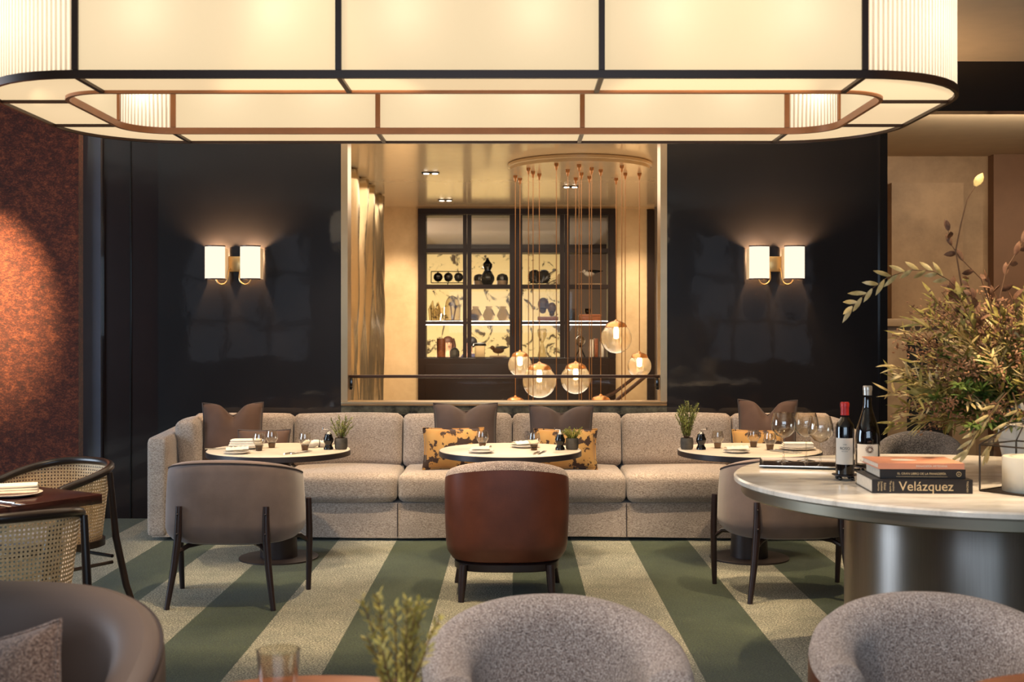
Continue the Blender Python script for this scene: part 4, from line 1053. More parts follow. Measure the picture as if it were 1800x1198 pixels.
def herb(mb_leaf, mb_stem, rg, nst, h, spread, leaf_l, leaf_w, dens, base_z, base_r=.02, droop=0):
    for s in range(nst):
        a = rg.uniform(0, 2 * PI); sp = spread * math.sqrt(rg.random()); hh = h * rg.uniform(.55, 1.0)
        p0 = Vector((math.cos(a) * base_r * rg.random(), math.sin(a) * base_r * rg.random(), base_z))
        p2 = p0 + Vector((math.cos(a) * sp, math.sin(a) * sp, hh)); p1 = p0.lerp(p2, .45) + Vector((-math.cos(a) * sp * .15, -math.sin(a) * sp * .15, hh * .1))
        pts = [(p0 * (1 - q) ** 2 + p1 * 2 * q * (1 - q) + p2 * q * q) for q in [k / 7 for k in range(8)]]
        mb_stem.tube(pts, [.0022 * (1 - .6 * k / 7) * (leaf_l / .02) ** .5 for k in range(8)], 5)
        nl = int(dens * hh)
        for k in range(nl):
            q = .12 + .88 * (k + rg.random()) / nl; i = min(6, int(q * 7)); f = q * 7 - i
            p = pts[i].lerp(pts[i + 1], f); d = (pts[i + 1] - pts[i]).normalized()
            aa = rg.uniform(0, 2 * PI); u = Vector((math.cos(aa), math.sin(aa), 0)); u = (u - d * u.dot(d)).normalized()
            L = leaf_l * rg.uniform(.7, 1.15) * (1 - .3 * q); tip = p + (u * .75 + d * .75).normalized() * L
            sd = d.cross(u) * leaf_w / 2; mid = p.lerp(tip, .5) + u * .001
            bm = mb_leaf.bm; v = [bm.verts.new(c) for c in (p, mid + sd, tip, mid - sd)]
            bm.faces.new(v)
def potted(loc, label, h=.16, nst=16, spread=.05, leaf='rosemary', group='potted herbs on the sofa tables', seed=1, ll=.023, lw=.0055, dens=420):
    t = thing('potted_herb', label, 'potted plant', loc, 0, group)
    obj('pot', MB().lathe([(.0, 0), (.036, 0), (.041, .01), (.043, .05), (.040, .074), (.036, .074), (.038, .06), (.0, .06)], 28, (0, 0, 0), False, False), 'pot', t)
    obj('soil', MB().lathe([(.037, .0605), (.001, .064)], 20, (0, 0, 0), True, False), 'soil', t)
    a, b = MB(), MB(); herb(a, b, random.Random(seed), nst, h, spread, ll, lw, dens, .06)
    obj('stems', b, 'stem', t); obj('leaves', a, leaf, t, flat=True)
    return t
e = .0006
def T(px, py): 
    p = onZ(px, py, TZ); p.z = TZ + e; return p
A_, B_, C_ = 'the table by the red wall', 'the middle table', 'the table behind the wine glasses'
# first table
def TX(i, dx, dy): return Vector((TB[i][0] + dx, TB[i][1] + dy, TZ + e))
p = TX(0, -.235, .08); plate(p, 'white plate under a folded napkin on ' + A_, .12)
fold_napkin(p + Vector((0, 0, .0165)), 'tall folded white napkin on the far plate, on ' + A_, .21, .10, .045, R(4))
p = TX(0, -.215, -.25); plate(p, 'small white plate at the near edge of ' + A_, .085)
napkin(p + Vector((0, 0, .0165)), 'crumpled white napkin on the near small plate, on ' + A_, .14, .10, R(15))
tumbler(TX(0, -.115, -.07), 'clear stemless glass beside the near plate, on ' + A_)
tumbler(TX(0, -.07, .12), 'clear stemless glass with dark foot at the centre of ' + A_)
napkin(TX(0, .235, .14), 'rolled white napkin in a ring on ' + A_, .20, .1, R(20), True)
tumbler(TX(0, .18, -.05), 'clear stemless glass in front of the rolled napkin, on ' + A_)
knife(TX(0, .145, -.235), R(62), 'steel table knife beside the glass on ' + A_); fork(TX(0, .185, -.225), R(62), 'steel fork beside the knife on ' + A_)
fork(TX(0, -.38, .0), R(10), 'steel fork left of the plates on ' + A_)
mill(TX(0, .325, .0), 'black pepper mill with chrome crank on ' + A_)
potted(TX(0, .405, .02), 'tall rosemary in a dark pot on ' + A_, .165, 14, .07, seed=3)
# middle table
tumbler(TX(1, -.185, .11), 'clear stemless glass alone on the left half of ' + B_)
p = TX(1, -.185, -.2); plate(p, 'white side plate at the near edge of ' + B_, .085)
napkin(p + Vector((0, 0, .0165)), 'folded white napkin on the side plate on ' + B_, .12, .09, R(-10))
p = TX(1, .10, .15); plate(p, 'white plate at the far side of ' + B_, .10)
napkin(p + Vector((0, 0, .0165)), 'crumpled white napkin on the far plate of ' + B_, .16, .12, R(20))
tumbler(TX(1, .155, -.03), 'clear stemless glass before the crumpled napkin on ' + B_)
knife(TX(1, .165, -.24), R(80), 'steel table knife at the near edge of ' + B_); fork(TX(1, .20, -.23), R(76), 'steel fork at the near edge of ' + B_)
mill(TX(1, .325, -.02), 'black pepper mill with chrome crank on ' + B_)
potted(TX(1, .405, .01), 'short bright green herb in a dark pot on ' + B_, .085, 46, .06, 'thyme', seed=5, ll=.013, lw=.004, dens=420)
# third table
potted(TX(2, -.405, .02), 'tall bushy rosemary in a dark pot on ' + C_, .255, 30, .085, seed=8)
mill(TX(2, -.315, .0), 'black pepper mill with chrome crank on ' + C_, R(180))
tumbler(TX(2, -.19, .10), 'stemless glass on the left half of ' + C_)
p = TX(2, -.12, -.2); plate(p, 'small white plate at the near edge of ' + C_, .085)
napkin(p + Vector((0, 0, .0165)), 'folded white napkin on the small plate on ' + C_, .14, .09, R(4))
tumbler(TX(2, .06, .16), 'stemless glass at the far side of ' + C_)
tumbler(TX(2, .13, -.03), 'stemless glass by the cutlery on ' + C_)
knife(TX(2, .18, -.18), R(-50), 'steel table knife on ' + C_); fork(TX(2, .22, -.15), R(-50), 'steel fork on ' + C_)
p = TX(2, .315, .0); plate(p, 'white plate under a flat napkin on ' + C_, .12)
fold_napkin(p + Vector((0, 0, .0165)), 'flat folded white napkin on the plate seen behind the wine glasses', .2, .11, .03, R(-6))

# ------------------------------------------------------------------ big marble table
MZ = .88
MT = Vector((1.885, 4.96, 0)); MR = .96
mt = thing('marble_table', 'large round white marble table on a brushed metal drum', 'table', MT)
obj('table_top', MB().lathe([(.01, MZ - .03), (MR - .012, MZ - .03), (MR, MZ - .022), (MR, MZ - .007), (MR - .006, MZ - .001), (MR - .012, MZ), (.001, MZ)], 128, (0, 0, 0), False, False), 'marble', mt)
obj('metal_band', MB().lathe([(.4, MZ - .075), (MR - .035, MZ - .075), (MR - .03, MZ - .07), (MR - .03, MZ - .031), (.4, MZ - .031)], 128, (0, 0, 0), False, False), 'band', mt)
obj('drum', MB().lathe([(.50, 0), (.50, MZ - .0755)], 96), 'brushed', mt)
e = .0006
def onM(px, py):
    p = onZ(px, py, MZ); p.z = MZ + e; return p
# tray with glasses
trc = (onM(1378, 815) + onM(1418, 817) + onM(1441, 824)) / 3 + Vector((.03, .03, 0))
tr = thing('serving_tray', 'silver rimmed rectangular tray carrying three wine glasses', 'tray', (trc.x, trc.y, MZ + e), R(-12))
obj('tray_floor', MB().box(-.20, .20, -.155, .155, 0, .006), 'tray_floor', tr)
rg = []
for z, o in ((.0061, 0), (.012, .012), (.014, .016), (.0095, .016), (.0, .0)):
    rg.append([Vector((x, y, z)) for x, y in ((-.2 - o, -.155 - o), (.2 + o, -.155 - o), (.2 + o, .155 + o), (-.2 - o, .155 + o))])
obj('rim', MB().loft(rg, True, False, False, True), 'silver_tray', tr, flat=True)
def wine_glass(loc, label):
    s = 1.0
    t = thing('wine_glass', label, 'wine glass', loc, 0, 'large wine glasses on the tray')
    obj('bowl', MB().lathe([(.0045, .108), (.03, .118), (.052, .142), (.057, .165), (.054, .19), (.044, .225), (.0425, .225), (.0525, .19), (.0555, .165), (.0505, .143), (.029, .12), (.001, .112)], 32, (0, 0, 0), False, False), 'glass', t)
    obj('stem', MB().lathe([(.012, .006), (.005, .014), (.0037, .04), (.0037, .09), (.0045, .1079)], 12), 'glass', t)
    obj('foot', MB().lathe([(.0, .0), (.041, .0), (.041, .0015), (.012, .0055), (.0, .0057)], 28, (0, 0, 0), False, False), 'glass', t)
wg = lambda px, py: onM(px, py) + Vector((0, 0, .0062))
wine_glass(wg(1377.5, 813), 'large clear wine glass standing left of the other two on the tray')
wine_glass(wg(1417, 812), 'large clear wine glass at the back of the tray between the other two')
wine_glass(wg(1442, 823), 'large clear wine glass standing nearest the red capped bottle')
# bottles on footed coasters
def coaster(loc, r, label):
    t = thing('bottle_coaster', label, 'coaster', loc, 0, 'footed bottle coasters')
    for k in range(4):
        a = PI / 4 + k * PI / 2
        obj('foot', MB().sphere((math.cos(a) * r * .68, math.sin(a) * r * .68, .0085), .0085, 10), 'black_gloss', t)
    obj('plate', MB().lathe([(.0, .0165), (r * .8, .0165), (r, .021), (r, .024), (r * .85, .0205), (.0, .0205)], 32, (0, 0, 0), False, False), 'gunmetal', t)
def bottle(loc, prof, cap_from, foil, label, lab):
    t = thing('wine_bottle', label, 'wine bottle', loc)
    body = [p for p in prof if p[1] <= cap_from]
    obj('body', MB().lathe([(.001, 0)] + body, 40, (0, 0, 0), False, True), 'bottle', t)
    r0 = body[-1][0] + .0012; top = prof[-1][1]
    obj('capsule', MB().lathe([(r0, cap_from - .001), (r0, top - .02), (r0 + .0015, top - .019), (r0 + .0015, top - .005), (r0 - .001, top), (.001, top)], 28, (0, 0, 0), True, False), foil, t)
    z0, z1, half, c = lab; rr = max(p[0] for p in prof) + .0007
    rg = [[Vector((rr * math.sin(c + half * (2 * k / 20 - 1)), -rr * math.cos(c + half * (2 * k / 20 - 1)), z)) for k in range(21)] for z in (z0, z1)]
    lb = obj('paper_label', MB().loft(rg, closed=False), 'label_paper', t)
    return t, lb, rr
b1 = onM(1485, 843)
coaster(b1, .052, 'dark footed coaster under the red capped bottle')
t1, l1, rr = bottle(b1 + Vector((0, 0, .021)), [(.034, 0), (.0375, .004), (.0375, .19), (.035, .207), (.022, .225), (.0155, .236), (.0145, .25), (.0145, .297)], .245, 'foil_red', 'dark wine bottle with red capsule and plain cream label', (.045, .152, 1.05, -.35))
def on_label(lb, rr, body, size, ang, z, mat='ink'):
    # letters laid round the bottle one by one, joined into one piece of lettering
    n = len(body); step = size * .62 / rr; 
    cu = None; mb = MB()
    for k, chh in enumerate(body):
        if chh == ' ': continue
        c = bpy.data.curves.new('t', 'FONT'); c.body = chh; c.size = size; c.align_x = 'CENTER'; c.align_y = 'CENTER'
        o = bpy.data.objects.new('t', c); COL.objects.link(o)
        me = o.to_mesh(); tb = bmesh.new(); tb.from_mesh(me); o.to_mesh_clear()
        a = ang + (k - (n - 1) / 2) * step
        mb.merge(tb, Matrix.Translation((math.sin(a) * (rr + .0006), -math.cos(a) * (rr + .0006), z)) @ Matrix.Rotation(a, 4, 'Z') @ Matrix.Rotation(PI / 2, 4, 'X'))
        bpy.data.objects.remove(o); bpy.data.curves.remove(c)
    return obj('lettering', mb, mat, lb, flat=True)
dirb = -.27        # the labels are read from here
on_label(l1, rr, 'ROSO', .016, dirb + .0, .110)
on_label(l1, rr, 'VIÑA', .006, dirb, .126); on_label(l1, rr, 'RESERVA', .0055, dirb, .098)
b2 = onM(1525, 828)
coaster(b2, .062, 'dark footed coaster under the silver capped bottle')
t2, l2, rr2 = bottle(b2 + Vector((0, 0, .021)), [(.048, 0), (.052, .006), (.052, .13), (.047, .165), (.034, .205), (.022, .245), (.0175, .27), (.0172, .30), (.0172, .35)], .31, 'foil_silver', 'taller dark wine bottle with silver capsule and crested cream label', (.018, .10, .95, -.28))
on_label(l2, rr2, 'EL HOMBRE BALA', .0075, -.30, .030)
cr = MB()
for k in range(26):
    a = 2 * PI * k / 26; r1 = .015 + .004 * math.sin(k * 3.3); ca = -.12 + math.cos(a) * r1 / rr2; 
    cb = -.12 + math.cos(a + .5) * r1 * .55 / rr2
    P = lambda an, zz: (math.sin(an) * (rr2 + .0008), -math.cos(an) * (rr2 + .0008), zz)
    cr.tube([P(ca, .078 + math.sin(a) * r1), P(cb, .078 + math.sin(a + .5) * r1 * .55)], .0011, 4)
obj('crest', cr, 'bronze_ink', l2)
# books
def book(loc, w, d, h, mat, label, rz, spine=True):
    t = thing('book', label, 'book', loc, rz, 'stacked books on the marble table')
    m = MB(); m.box(0, w, 0, d, 0, .003); m.box(0, w, 0, d, h - .003, h); m.box(0, w, 0, .004, .0029, h - .0029)
    obj('cover', m, mat, t, flat=True)
    obj('page_block', MB().box(.004, w - .004, .0041, d - .006, .0031, h - .0031), 'pages', t)
    return t
bk = onM(1533, 866.5); rzb = R(-3)
k1 = book(bk, .372, .27, .052, 'book_black', 'thick black art book with gold title at the bottom of the stack', rzb)
text('Velázquez', .050, 'gilt', k1, (.20, -.0008, .0255), sx=1.0, name='title_lettering')
for i, s in enumerate(('Maurice', 'Jonathan', 'Edited')): text(s, .0105, 'gilt', k1, (.024 + .0115 * i, -.0008, .026), rot=(PI / 2, PI / 2, 0), name='spine_lettering')
for i, s in enumerate(('The works', 'complete')): text(s, .0095, 'gilt', k1, (.068 + .0115 * i, -.0008, .026), rot=(PI / 2, PI / 2, 0), name='spine_lettering')
text('TASCHEN', .0095, 'gilt', k1, (.352, -.0008, .026), rot=(PI / 2, PI / 2, 0), name='publisher_lettering')
ux, uy = Vector((math.cos(rzb), math.sin(rzb), 0)), Vector((-math.sin(rzb), math.cos(rzb), 0))
k2 = book(bk + ux * .034 + uy * .02 + Vector((0, 0, .0525)), .318, .235, .036, 'book_black', 'black cookbook with small white spine lettering in the middle of the stack', rzb)
text('EL GRAN LIBRO DE LA PANADERÍA', .0115, 'gilt', k2, (.155, -.0008, .019), name='title_lettering', sx=1.0)
obj('underline', MB().box(.06, .25, -.0008, .0, .0075, .0085), 'gilt', k2)
obj('emblem', MB().tube([(.293 + .0085 * math.cos(2 * PI * k / 20), -.0006, .018 + .0085 * math.sin(2 * PI * k / 20)) for k in range(20)], .0009, 4, loop=True).tube([(.289, -.0006, .014), (.293, -.0006, .021), (.297, -.0006, .014)], .001, 4), 'gilt', k2)
k3 = book(bk + ux * .026 + uy * .015 + Vector((0, 0, .089)), .322, .24, .022, 'book_pink', 'salmon pink hardback book on top of the stack', rzb + R(1))
text('PANADERÍA ARTESANA', .011, 'label_paper', k3, (.20, -.0008, .011), name='title_lettering')
cov = MB().sphere((.13, .12, .0222), 1, 16, (.05, .035, .0009))
obj('cover_picture', cov, 'label_paper', k3)

# lantern with candle
ln = thing('glass_lantern', 'clear glass lantern with dark metal edges beside the books', 'lantern', (1.946, 4.525, MZ + e), R(-53.5))
hw = .125; lh = .178
edges_ = MB()
cs = [(-hw, -hw), (hw, -hw), (hw, hw), (-hw, hw)]
for i in range(4):
    a, b = cs[i], cs[(i + 1) % 4]
    for z in (.004, lh): edges_.tube([(a[0], a[1], z), (b[0], b[1], z)], .0035, 6)
    edges_.tube([(a[0], a[1], .004), (a[0], a[1], lh)], .0035, 6)
    edges_.tube([(a[0], a[1], lh), (a[0] * .35, a[1] * .35, lh + .075)], .003, 6)
obj('metal_edges', edges_, 'lead', ln)
obj('top_ring', MB().tube([(.075 * math.cos(2 * PI * k / 24), .075 * math.sin(2 * PI * k / 24), lh + .078) for k in range(24)], .005, 6, loop=True), 'chrome', ln)
gp = MB()
for i in range(4):
    a, b = cs[i], cs[(i + 1) % 4]
    gp.loft([[Vector((*a, .006)), Vector((*b, .006))], [Vector((*a, lh)), Vector((*b, lh))], [Vector((a[0] * .35, a[1] * .35, lh + .075)), Vector((b[0] * .35, b[1] * .35, lh + .075))]], closed=False)
obj('glass', gp, 'pane', ln, flat=True)
obj('floor_plate', MB().box(-hw, hw, -hw, hw, 0, .003), 'lead', ln)
cd = thing('pillar_candle', 'wide ivory pillar candle inside the glass lantern', 'candle', (1.952, 4.525, MZ + .0042))
obj('wax', MB().lathe([(.001, 0), (.098, 0), (.1, .003), (.1, .128), (.097, .132), (.05, .128), (.001, .127)], 40, (0, 0, 0), False, False), 'wax', cd)
obj('wick', MB().tube([(0, 0, .127), (.002, 0, .142)], .0015, 5), 'black_gloss', cd)
# vase and flowers
VP = Vector((2.20, 5.10, MZ + e))
vs = tag(obj('vase', MB().lathe([(.001, 0), (.085, 0), (.10, .02), (.14, .20), (.155, .30), (.15, .31), (.145, .30), (.13, .2), (.09, .03), (.001, .02)], 40, (0, 0, 0), False, False), 'vase_white', None, VP), 'white ceramic vase holding the big dried flower arrangement', 'vase')
bq = thing('bouquet', 'big wild arrangement of dried leaves, sprays and ferns rising from the white vase', 'flowers', VP + Vector((0, 0, .03)))
O = Vector((0, 0, .27))
def loc_of(px, py, Y): return W(px, py, Y) - (VP + Vector((0, 0, .03)))
def curve_pts(p0, p1, p2, n=10):
    return [p0 * (1 - q) ** 2 + p1 * 2 * q * (1 - q) + p2 * q * q for q in [k / n for k in range(n + 1)]]
def leaf(mb, p, d, up, L, w, curl=.15, tw=0):
    d = d.normalized(); sd = d.cross(up)
    if sd.length < 1e-3: sd = d.cross(Vector((1, 0, 0)))
    sd.normalize(); nn = sd.cross(d).normalized()
    rows = []
    for k in range(5):
        q = k / 4; ww = w / 2 * math.sin(PI * min(1, .08 + q * .92)) ** .8
        c = p + d * L * q - nn * curl * L * q * q
        rows.append([c - sd * ww, c + nn * ww * .35, c + sd * ww])
    mb.loft(rows, closed=False)
rq = random.Random(11)
def mats3(c1, c2, c3, nm):
    t = NT(nm); v = t.coord(); n = t.noise(v, 14, 3, .6)
    return t.surf(t.bsdf(t.ramp(n.outputs['Fac'], [(.32, c1), (.5, c2), (.68, c3)]), .65, 0, .3).outputs[0])
M['olive_leaf'] = mats3(srgb(84, 80, 32), srgb(142, 128, 60), srgb(192, 172, 104), 'olive dried leaves')
M['straw_leaf'] = mats3(srgb(160, 136, 80), srgb(206, 182, 124), srgb(232, 214, 168), 'straw dried leaves')
M['green_leaf'] = mats3(srgb(48, 70, 22), srgb(84, 104, 36), srgb(124, 138, 58), 'green fern leaves')
M['brown_leaf'] = mats3(srgb(72, 46, 32), srgb(112, 76, 54), srgb(150, 112, 84), 'brown dried leaves')
M['pink_spray'] = mats3(srgb(96, 62, 42), srgb(150, 104, 70), srgb(190, 146, 106), 'pinkish dried sprays')
def branch_leaves(tips, leafmat, stemname, L, w, dens, spread=.9, start=.35, r=.003, curl=.15):
    ml, ms = MB(), MB()
    for tip, bow in tips:
        p0 = O + Vector((rq.uniform(-.05, .05), rq.uniform(-.05, .05), -.1)); p1 = p0.lerp(tip, .5) + bow
        pts = curve_pts(p0, p1, tip, 12); ln_ = sum((pts[i + 1] - pts[i]).length for i in range(12))
        ms.tube(pts, [r * (1 - .7 * k / 12) for k in range(13)], 5)
        nl = max(3, int(dens * ln_))
        for k in range(nl):
            q = start + (1 - start) * (k + rq.random()) / nl; i = min(11, int(q * 12)); p = pts[i].lerp(pts[i + 1], q * 12 - i); d = (pts[i + 1] - pts[i]).normalized()
            a = rq.uniform(0, 2 * PI); u = Vector((math.cos(a), math.sin(a) * .8, rq.uniform(-.7, .7))); dd = (d * rq.uniform(.5, 1.2) + u * spread)
            leaf(ml, p, dd, Vector((rq.uniform(-.4, .4), rq.uniform(-1, 0), 1)), L * rq.uniform(.6, 1.2), w * rq.uniform(.7, 1.2), curl * rq.uniform(-1, 2))
    obj(stemname + '_stems', ms, 'stem', bq); obj(stemname + '_leaves', ml, leafmat, bq, angle=80)
def blob_tips(n, px0, px1, py0, py1, Y0=4.7, Y1=5.4):
    out = []
    while len(out) < n:
        px, py = rq.uniform(px0, px1), rq.uniform(py0, py1)
        # an irregular dome: cut the far upper left corner away
        if ((px - 1740) / 190) ** 2 + ((py - 630) / 150) ** 2 > 1.0 and py < 630: continue
        out.append((loc_of(px, py, rq.uniform(Y0, Y1)), Vector((rq.uniform(-.05, .05), rq.uniform(-.05, .05), rq.uniform(.0, .09)))))
    return out
branch_leaves(blob_tips(54, 1560, 1840, 500, 770), 'olive_leaf', 'willow', .088, .016, 52, .8, .4)
branch_leaves(blob_tips(26, 1555, 1830, 540, 740), 'straw_leaf', 'straw', .08, .012, 42, .7, .55)
branch_leaves(blob_tips(34, 1640, 1880, 590, 760, 4.65, 5.2), 'green_leaf', 'fern', .042, .013, 190, .8, .3)
branch_leaves(blob_tips(9, 1640, 1860, 450, 560), 'brown_leaf', 'copper', .06, .032, 17, .8, .5)
# sprays of tiny dried flowers
ms, mf = MB(), MB()
for tip, bow in blob_tips(64, 1565, 1830, 490, 760, 4.7, 5.3):
    p0 = O; pts = curve_pts(p0, p0.lerp(tip, .5) + bow, tip, 8); ms.tube(pts[3:], [.0018] * 6, 4)
    for k in range(46):
        q = .62 + .38 * rq.random(); i = min(7, int(q * 8)); p = pts[i].lerp(pts[i + 1], q * 8 - i) + Vector((rq.gauss(0, .018), rq.gauss(0, .018), rq.gauss(0, .018)))
        d = Vector((rq.gauss(0, 1), rq.gauss(0, 1), rq.gauss(0, 1)))
        leaf(mf, p, d, Vector((0, -1, .3)), rq.uniform(.009, .022), .008, .1)
obj('spray_stems', ms, 'stem', bq); obj('spray_flowers', mf, 'pink_spray', bq, flat=True)
# the long arching branch, the tall single leaf, the brown sprig and the hanging sprig
def sprig(path, mat, L, w, n, side, name, r=.003, start=.2, lastbig=None, droop=.4):
    ml, ms = MB(), MB(); pts = path; m = len(pts) - 1
    ms.tube(pts, [r * (1 - .6 * k / m) for k in range(m + 1)], 6)
    for k in range(n):
        q = start + (1 - start) * k / max(1, n - 1); i = min(m - 1, int(q * m)); p = pts[i].lerp(pts[i + 1], q * m - i); d = (pts[i + 1] - pts[i]).normalized()
        s = side if side else (1 if k % 2 else -1)
        u = Vector((0, rq.uniform(-.3, .3), s)); 
        leaf(ml, p, d * 1.0 + u * droop + Vector((rq.uniform(-.15, .15), 0, 0)), Vector((0, -1, .35 * s)), L * rq.uniform(.8, 1.15), w, .12)
    if lastbig: leaf(ml, pts[-1], pts[-1] - pts[-2] + Vector((.0, 0, .004)), Vector((-.5, -1, 0)), lastbig[0], lastbig[1], .1)
    obj(name + '_stem', ms, 'stem', bq); obj(name + '_leaves', ml, mat, bq, angle=80)
Yb = 4.95
arc = [loc_of(*c, Yb) for c in ((1760, 600), (1715, 540), (1668, 492), (1640, 476), (1600, 474), (1560, 487), (1525, 513), (1498, 538))]
sprig(arc, 'straw_leaf', .072, .021, 17, 0, 'arching_branch', .0028, .3, (.05, .02), .7)
tall = [loc_of(*c, Yb) for c in ((1735, 600), (1690, 500), (1680, 440), (1690, 390), (1700, 350), (1714, 327))]
sprig(tall, 'straw_leaf', .03, .012, 0, 0, 'tall_stalk', .0045, .5, (.066, .036))
brn = [loc_of(*c, Yb + .03) for c in ((1760, 590), (1725, 490), (1690, 455), (1672, 430), (1667, 405))]
sprig(brn, 'brown_leaf', .058, .026, 6, 0, 'brown_sprig', .0035, .35, (.045, .024), .9)
brn2 = [loc_of(*c, Yb + .05) for c in ((1760, 600), (1758, 520), (1770, 470), (1786, 445), (1797, 425))]
sprig(brn2, 'brown_leaf', .06, .026, 6, 0, 'copper_sprig', .0035, .3, (.05, .024), .9)
hang = [loc_of(*c, 4.72) for c in ((1770, 690), (1748, 715), (1732, 740), (1715, 762), (1700, 790))]
sprig(hang, 'straw_leaf', .075, .014, 12, 0, 'hanging_sprig', .003, .15, (.07, .014), .55)
hang2 = [loc_of(*c, 4.75) for c in ((1780, 690), (1790, 720), (1770, 745), (1745, 770), (1738, 790))]
sprig(hang2, 'straw_leaf', .07, .013, 9, 0, 'drooping_sprig', .003, .15, (.07, .014), .5)

# ------------------------------------------------------------------ cane chairs and dark table at the left
def cane_chair(label, loc, rz):
    t = thing('cane_chair', label, 'chair', loc, rz, 'cane back chairs at the dark table')
    a, b, n = .285, .27, 2.3
    N = 60; ring_t, rings, uv = [], [], []
    zs = 9; arclen = 0; prev = None; pts = []
    for i in range(N + 1):
        ph = R(165 + 210 * i / N); x, y = superell(a, b, n, ph); pts.append((x, y))
    yb, yf = -b, pts[0][1]
    K = 14; us = [0]
    for i in range(1, N + 1): us.append(us[-1] + math.dist(pts[i], pts[i - 1]))
    for i, (x, y) in enumerate(pts):
        f = max(0, min(1, (y - yb) / (yf - yb)))
        zt = .80 - .075 * f ** 1.2
        rings.append([Vector((x * (.86 + .14 * k / K), y * (.86 + .14 * k / K), .435 + (zt - .435) * k / K)) for k in range(K + 1)])
        uv.append([(us[i], .435 + (zt - .435) * k / K) for k in range(K + 1)])
        ring_t.append(rings[-1][-1] * 1.0 + Vector((0, 0, .008)))
    obj('cane_back', MB().loft(rings, closed=False, uv=uv), 'cane', t, angle=80)
    # bent rail runs round the back and drops to the front legs at both ends
    def ext(p, s): return [p + Vector((0, .05, -.012)), p + Vector((-s * .004, .10, -.05)), p + Vector((-s * .012, .125, -.12))]
    e0, e1 = ring_t[0], ring_t[-1]
    path = list(reversed(ext(e0, -1))) + ring_t + ext(e1, 1)
    obj('top_rail', MB().tube(path, .020, 10), 'rim', t)
    poly = [superell(.262, .25, 2.5, 2 * PI * k / 40) for k in range(40)]
    obj('seat_frame', MB().loft([[Vector((x, y + .01, z)) for x, y in poly] for z in (.405, .412, .432, .438)], True, True, True), 'rim', t)
    obj('seat', MB().loft([[Vector((x * s, y * s + .01, z)) for x, y in poly] for s, z in ((.9, .4385), (.92, .46), (.8, .475), (.1, .48))], True, True, True), 'taupe', t)
    for s in (-1, 1):
        obj('leg', MB().tube([(s * .268, -.15, .775), (s * .272, -.185, .45), (s * .295, -.23, .2), (s * .335, -.285, 0)], [.015, .018, .018, .013], 10), 'rim', t)
        obj('leg', MB().tube([(s * .27, .19, .55), (s * .26, .21, .42), (s * .262, .225, .2), (s * .27, .245, 0)], [.015, .018, .017, .013], 10), 'rim', t)
        obj('side_stretcher', MB().tube([(s * .252, -.18, .32), (s * .26, .21, .32)], .009, 8), 'rim', t)
    obj('back_stretcher', MB().tube([(-.252, -.18, .35), (.252, -.18, .35)], .009, 8), 'rim', t)
    return t
ca = cane_chair('cane back chair with black bentwood frame behind the dark table', (-2.345, 6.03, 0), R(147))
dup(ca, (-1.98, 4.60, 0), R(38), 'cane back chair with black bentwood frame in front of the dark table')
DZ = .742
dt = thing('dining_table', 'dark polished wooden table corner at the left edge with cane chairs', 'table', (-2.39, 5.375, 0), R(57.3))
obj('table_top', MB().box(-.36, .36, -.36, .36, DZ - .045, DZ, .004), 'dark_wood', dt)
obj('column', MB().lathe([(.06, .02), (.06, DZ - .046)], 20), 'leg', dt)
obj('base', MB().lathe([(.26, 0), (.26, .014), (.08, .0199)], 32), 'leg', dt)
pc = Vector((-2.28, 5.42, DZ + e)); plate(pc, 'white plate under a napkin on the dark wooden table', .13, group=None)
fold_napkin(pc + Vector((0, 0, .0165)), 'thick folded white napkin on the plate on the dark table', .22, .13, .035, R(20), None)
fork(Vector((-2.19, 5.17, DZ + e)), R(-35), 'steel fork on the dark wooden table'); knife(Vector((-2.23, 5.13, DZ + e)), R(-35), 'steel table knife on the dark wooden table')

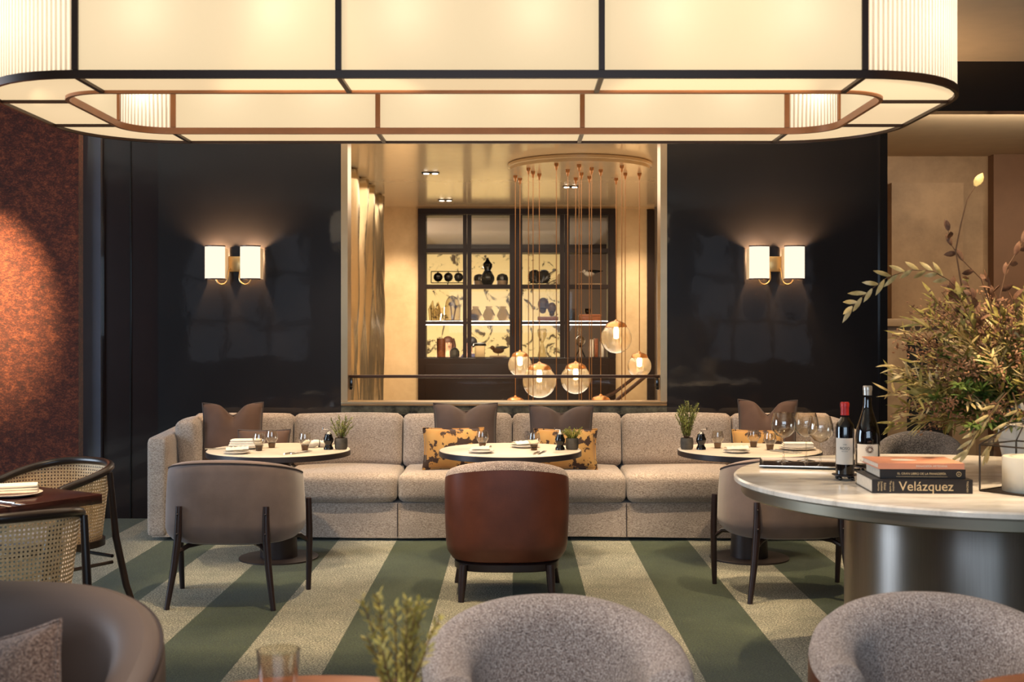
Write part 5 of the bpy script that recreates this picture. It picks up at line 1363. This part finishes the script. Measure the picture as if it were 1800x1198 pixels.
# ------------------------------------------------------------------ front tables
FZ = .74
ft = thing('wooden_table', 'reddish round wooden table just entering the bottom edge of the view', 'table', (-.41, 2.205, 0))
obj('table_top', MB().lathe([(.001, FZ - .035), (.40, FZ - .035), (.42, FZ - .02), (.42, FZ - .004), (.416, FZ), (.001, FZ)], 80, (0, 0, 0), False, False), 'red_wood', ft)
obj('column', MB().lathe([(.07, .02), (.06, FZ - .036)], 24), 'gunmetal', ft)
obj('base', MB().lathe([(.26, 0), (.26, .014), (.08, .0199)], 32), 'gunmetal', ft)
q = Vector((-.495, 2.50, FZ + e))
g = obj('drinking_glass', MB().lathe([(.0, 0), (.038, 0), (.0455, .088), (.0435, .088), (.036, .006), (.0, .006)], 36, (0, 0, 0), False, False), 'glass', None, q); tag(g, 'clear drinking glass on the round wooden table at the bottom edge', 'glass')
potted(Vector((-.215, 2.19, FZ + e)), 'blurred yellow green herb plant rising at the bottom edge of the view', .225, 13, .07, 'blur_herb', None, 21, .026, .007, 330)
fold_napkin(Vector((-.30, 2.47, FZ + e)), 'cream napkin edge beside the herb plant on the front table', .12, .05, .012, R(25), None)
ft2 = thing('wooden_table', 'reddish round wooden table at the bottom right corner of the view', 'table', (1.242, 2.237, 0))
for ch_ in list(ft.children):
    c = ch_.copy(); COL.objects.link(c); c.parent = ft2

# ------------------------------------------------------------------ camera and view
cam = bpy.data.cameras.new('camera'); co = bpy.data.objects.new('camera', cam); COL.objects.link(co)
co.location = (0, 0, H); co.rotation_euler = (PI / 2, 0, 0)
cam.sensor_fit = 'HORIZONTAL'; cam.sensor_width = 36; cam.lens = 36 * F / 1800
cam.shift_x = -5 / 1800; cam.shift_y = -22 / 1800
cam.clip_start = .05; cam.clip_end = 100
cam.dof.use_dof = True; cam.dof.focus_distance = 7.6; cam.dof.aperture_fstop = 4.5
SC.camera = co
w = bpy.data.worlds.new('world'); SC.world = w; w.use_nodes = True
w.node_tree.nodes['Background'].inputs['Color'].default_value = (.05, .055, .065, 1); w.node_tree.nodes['Background'].inputs['Strength'].default_value = .5
SC.view_settings.view_transform = 'Standard'; SC.view_settings.look = 'None'
SC.view_settings.exposure = 0; SC.view_settings.gamma = 1
cy = SC.cycles
cy.use_denoising = True; cy.max_bounces = 10; cy.diffuse_bounces = 4; cy.glossy_bounces = 5; cy.transparent_max_bounces = 24; cy.transmission_bounces = 6
cy.caustics_reflective = False; cy.caustics_refractive = False; cy.sample_clamp_indirect = 4; cy.sample_clamp_direct = 0
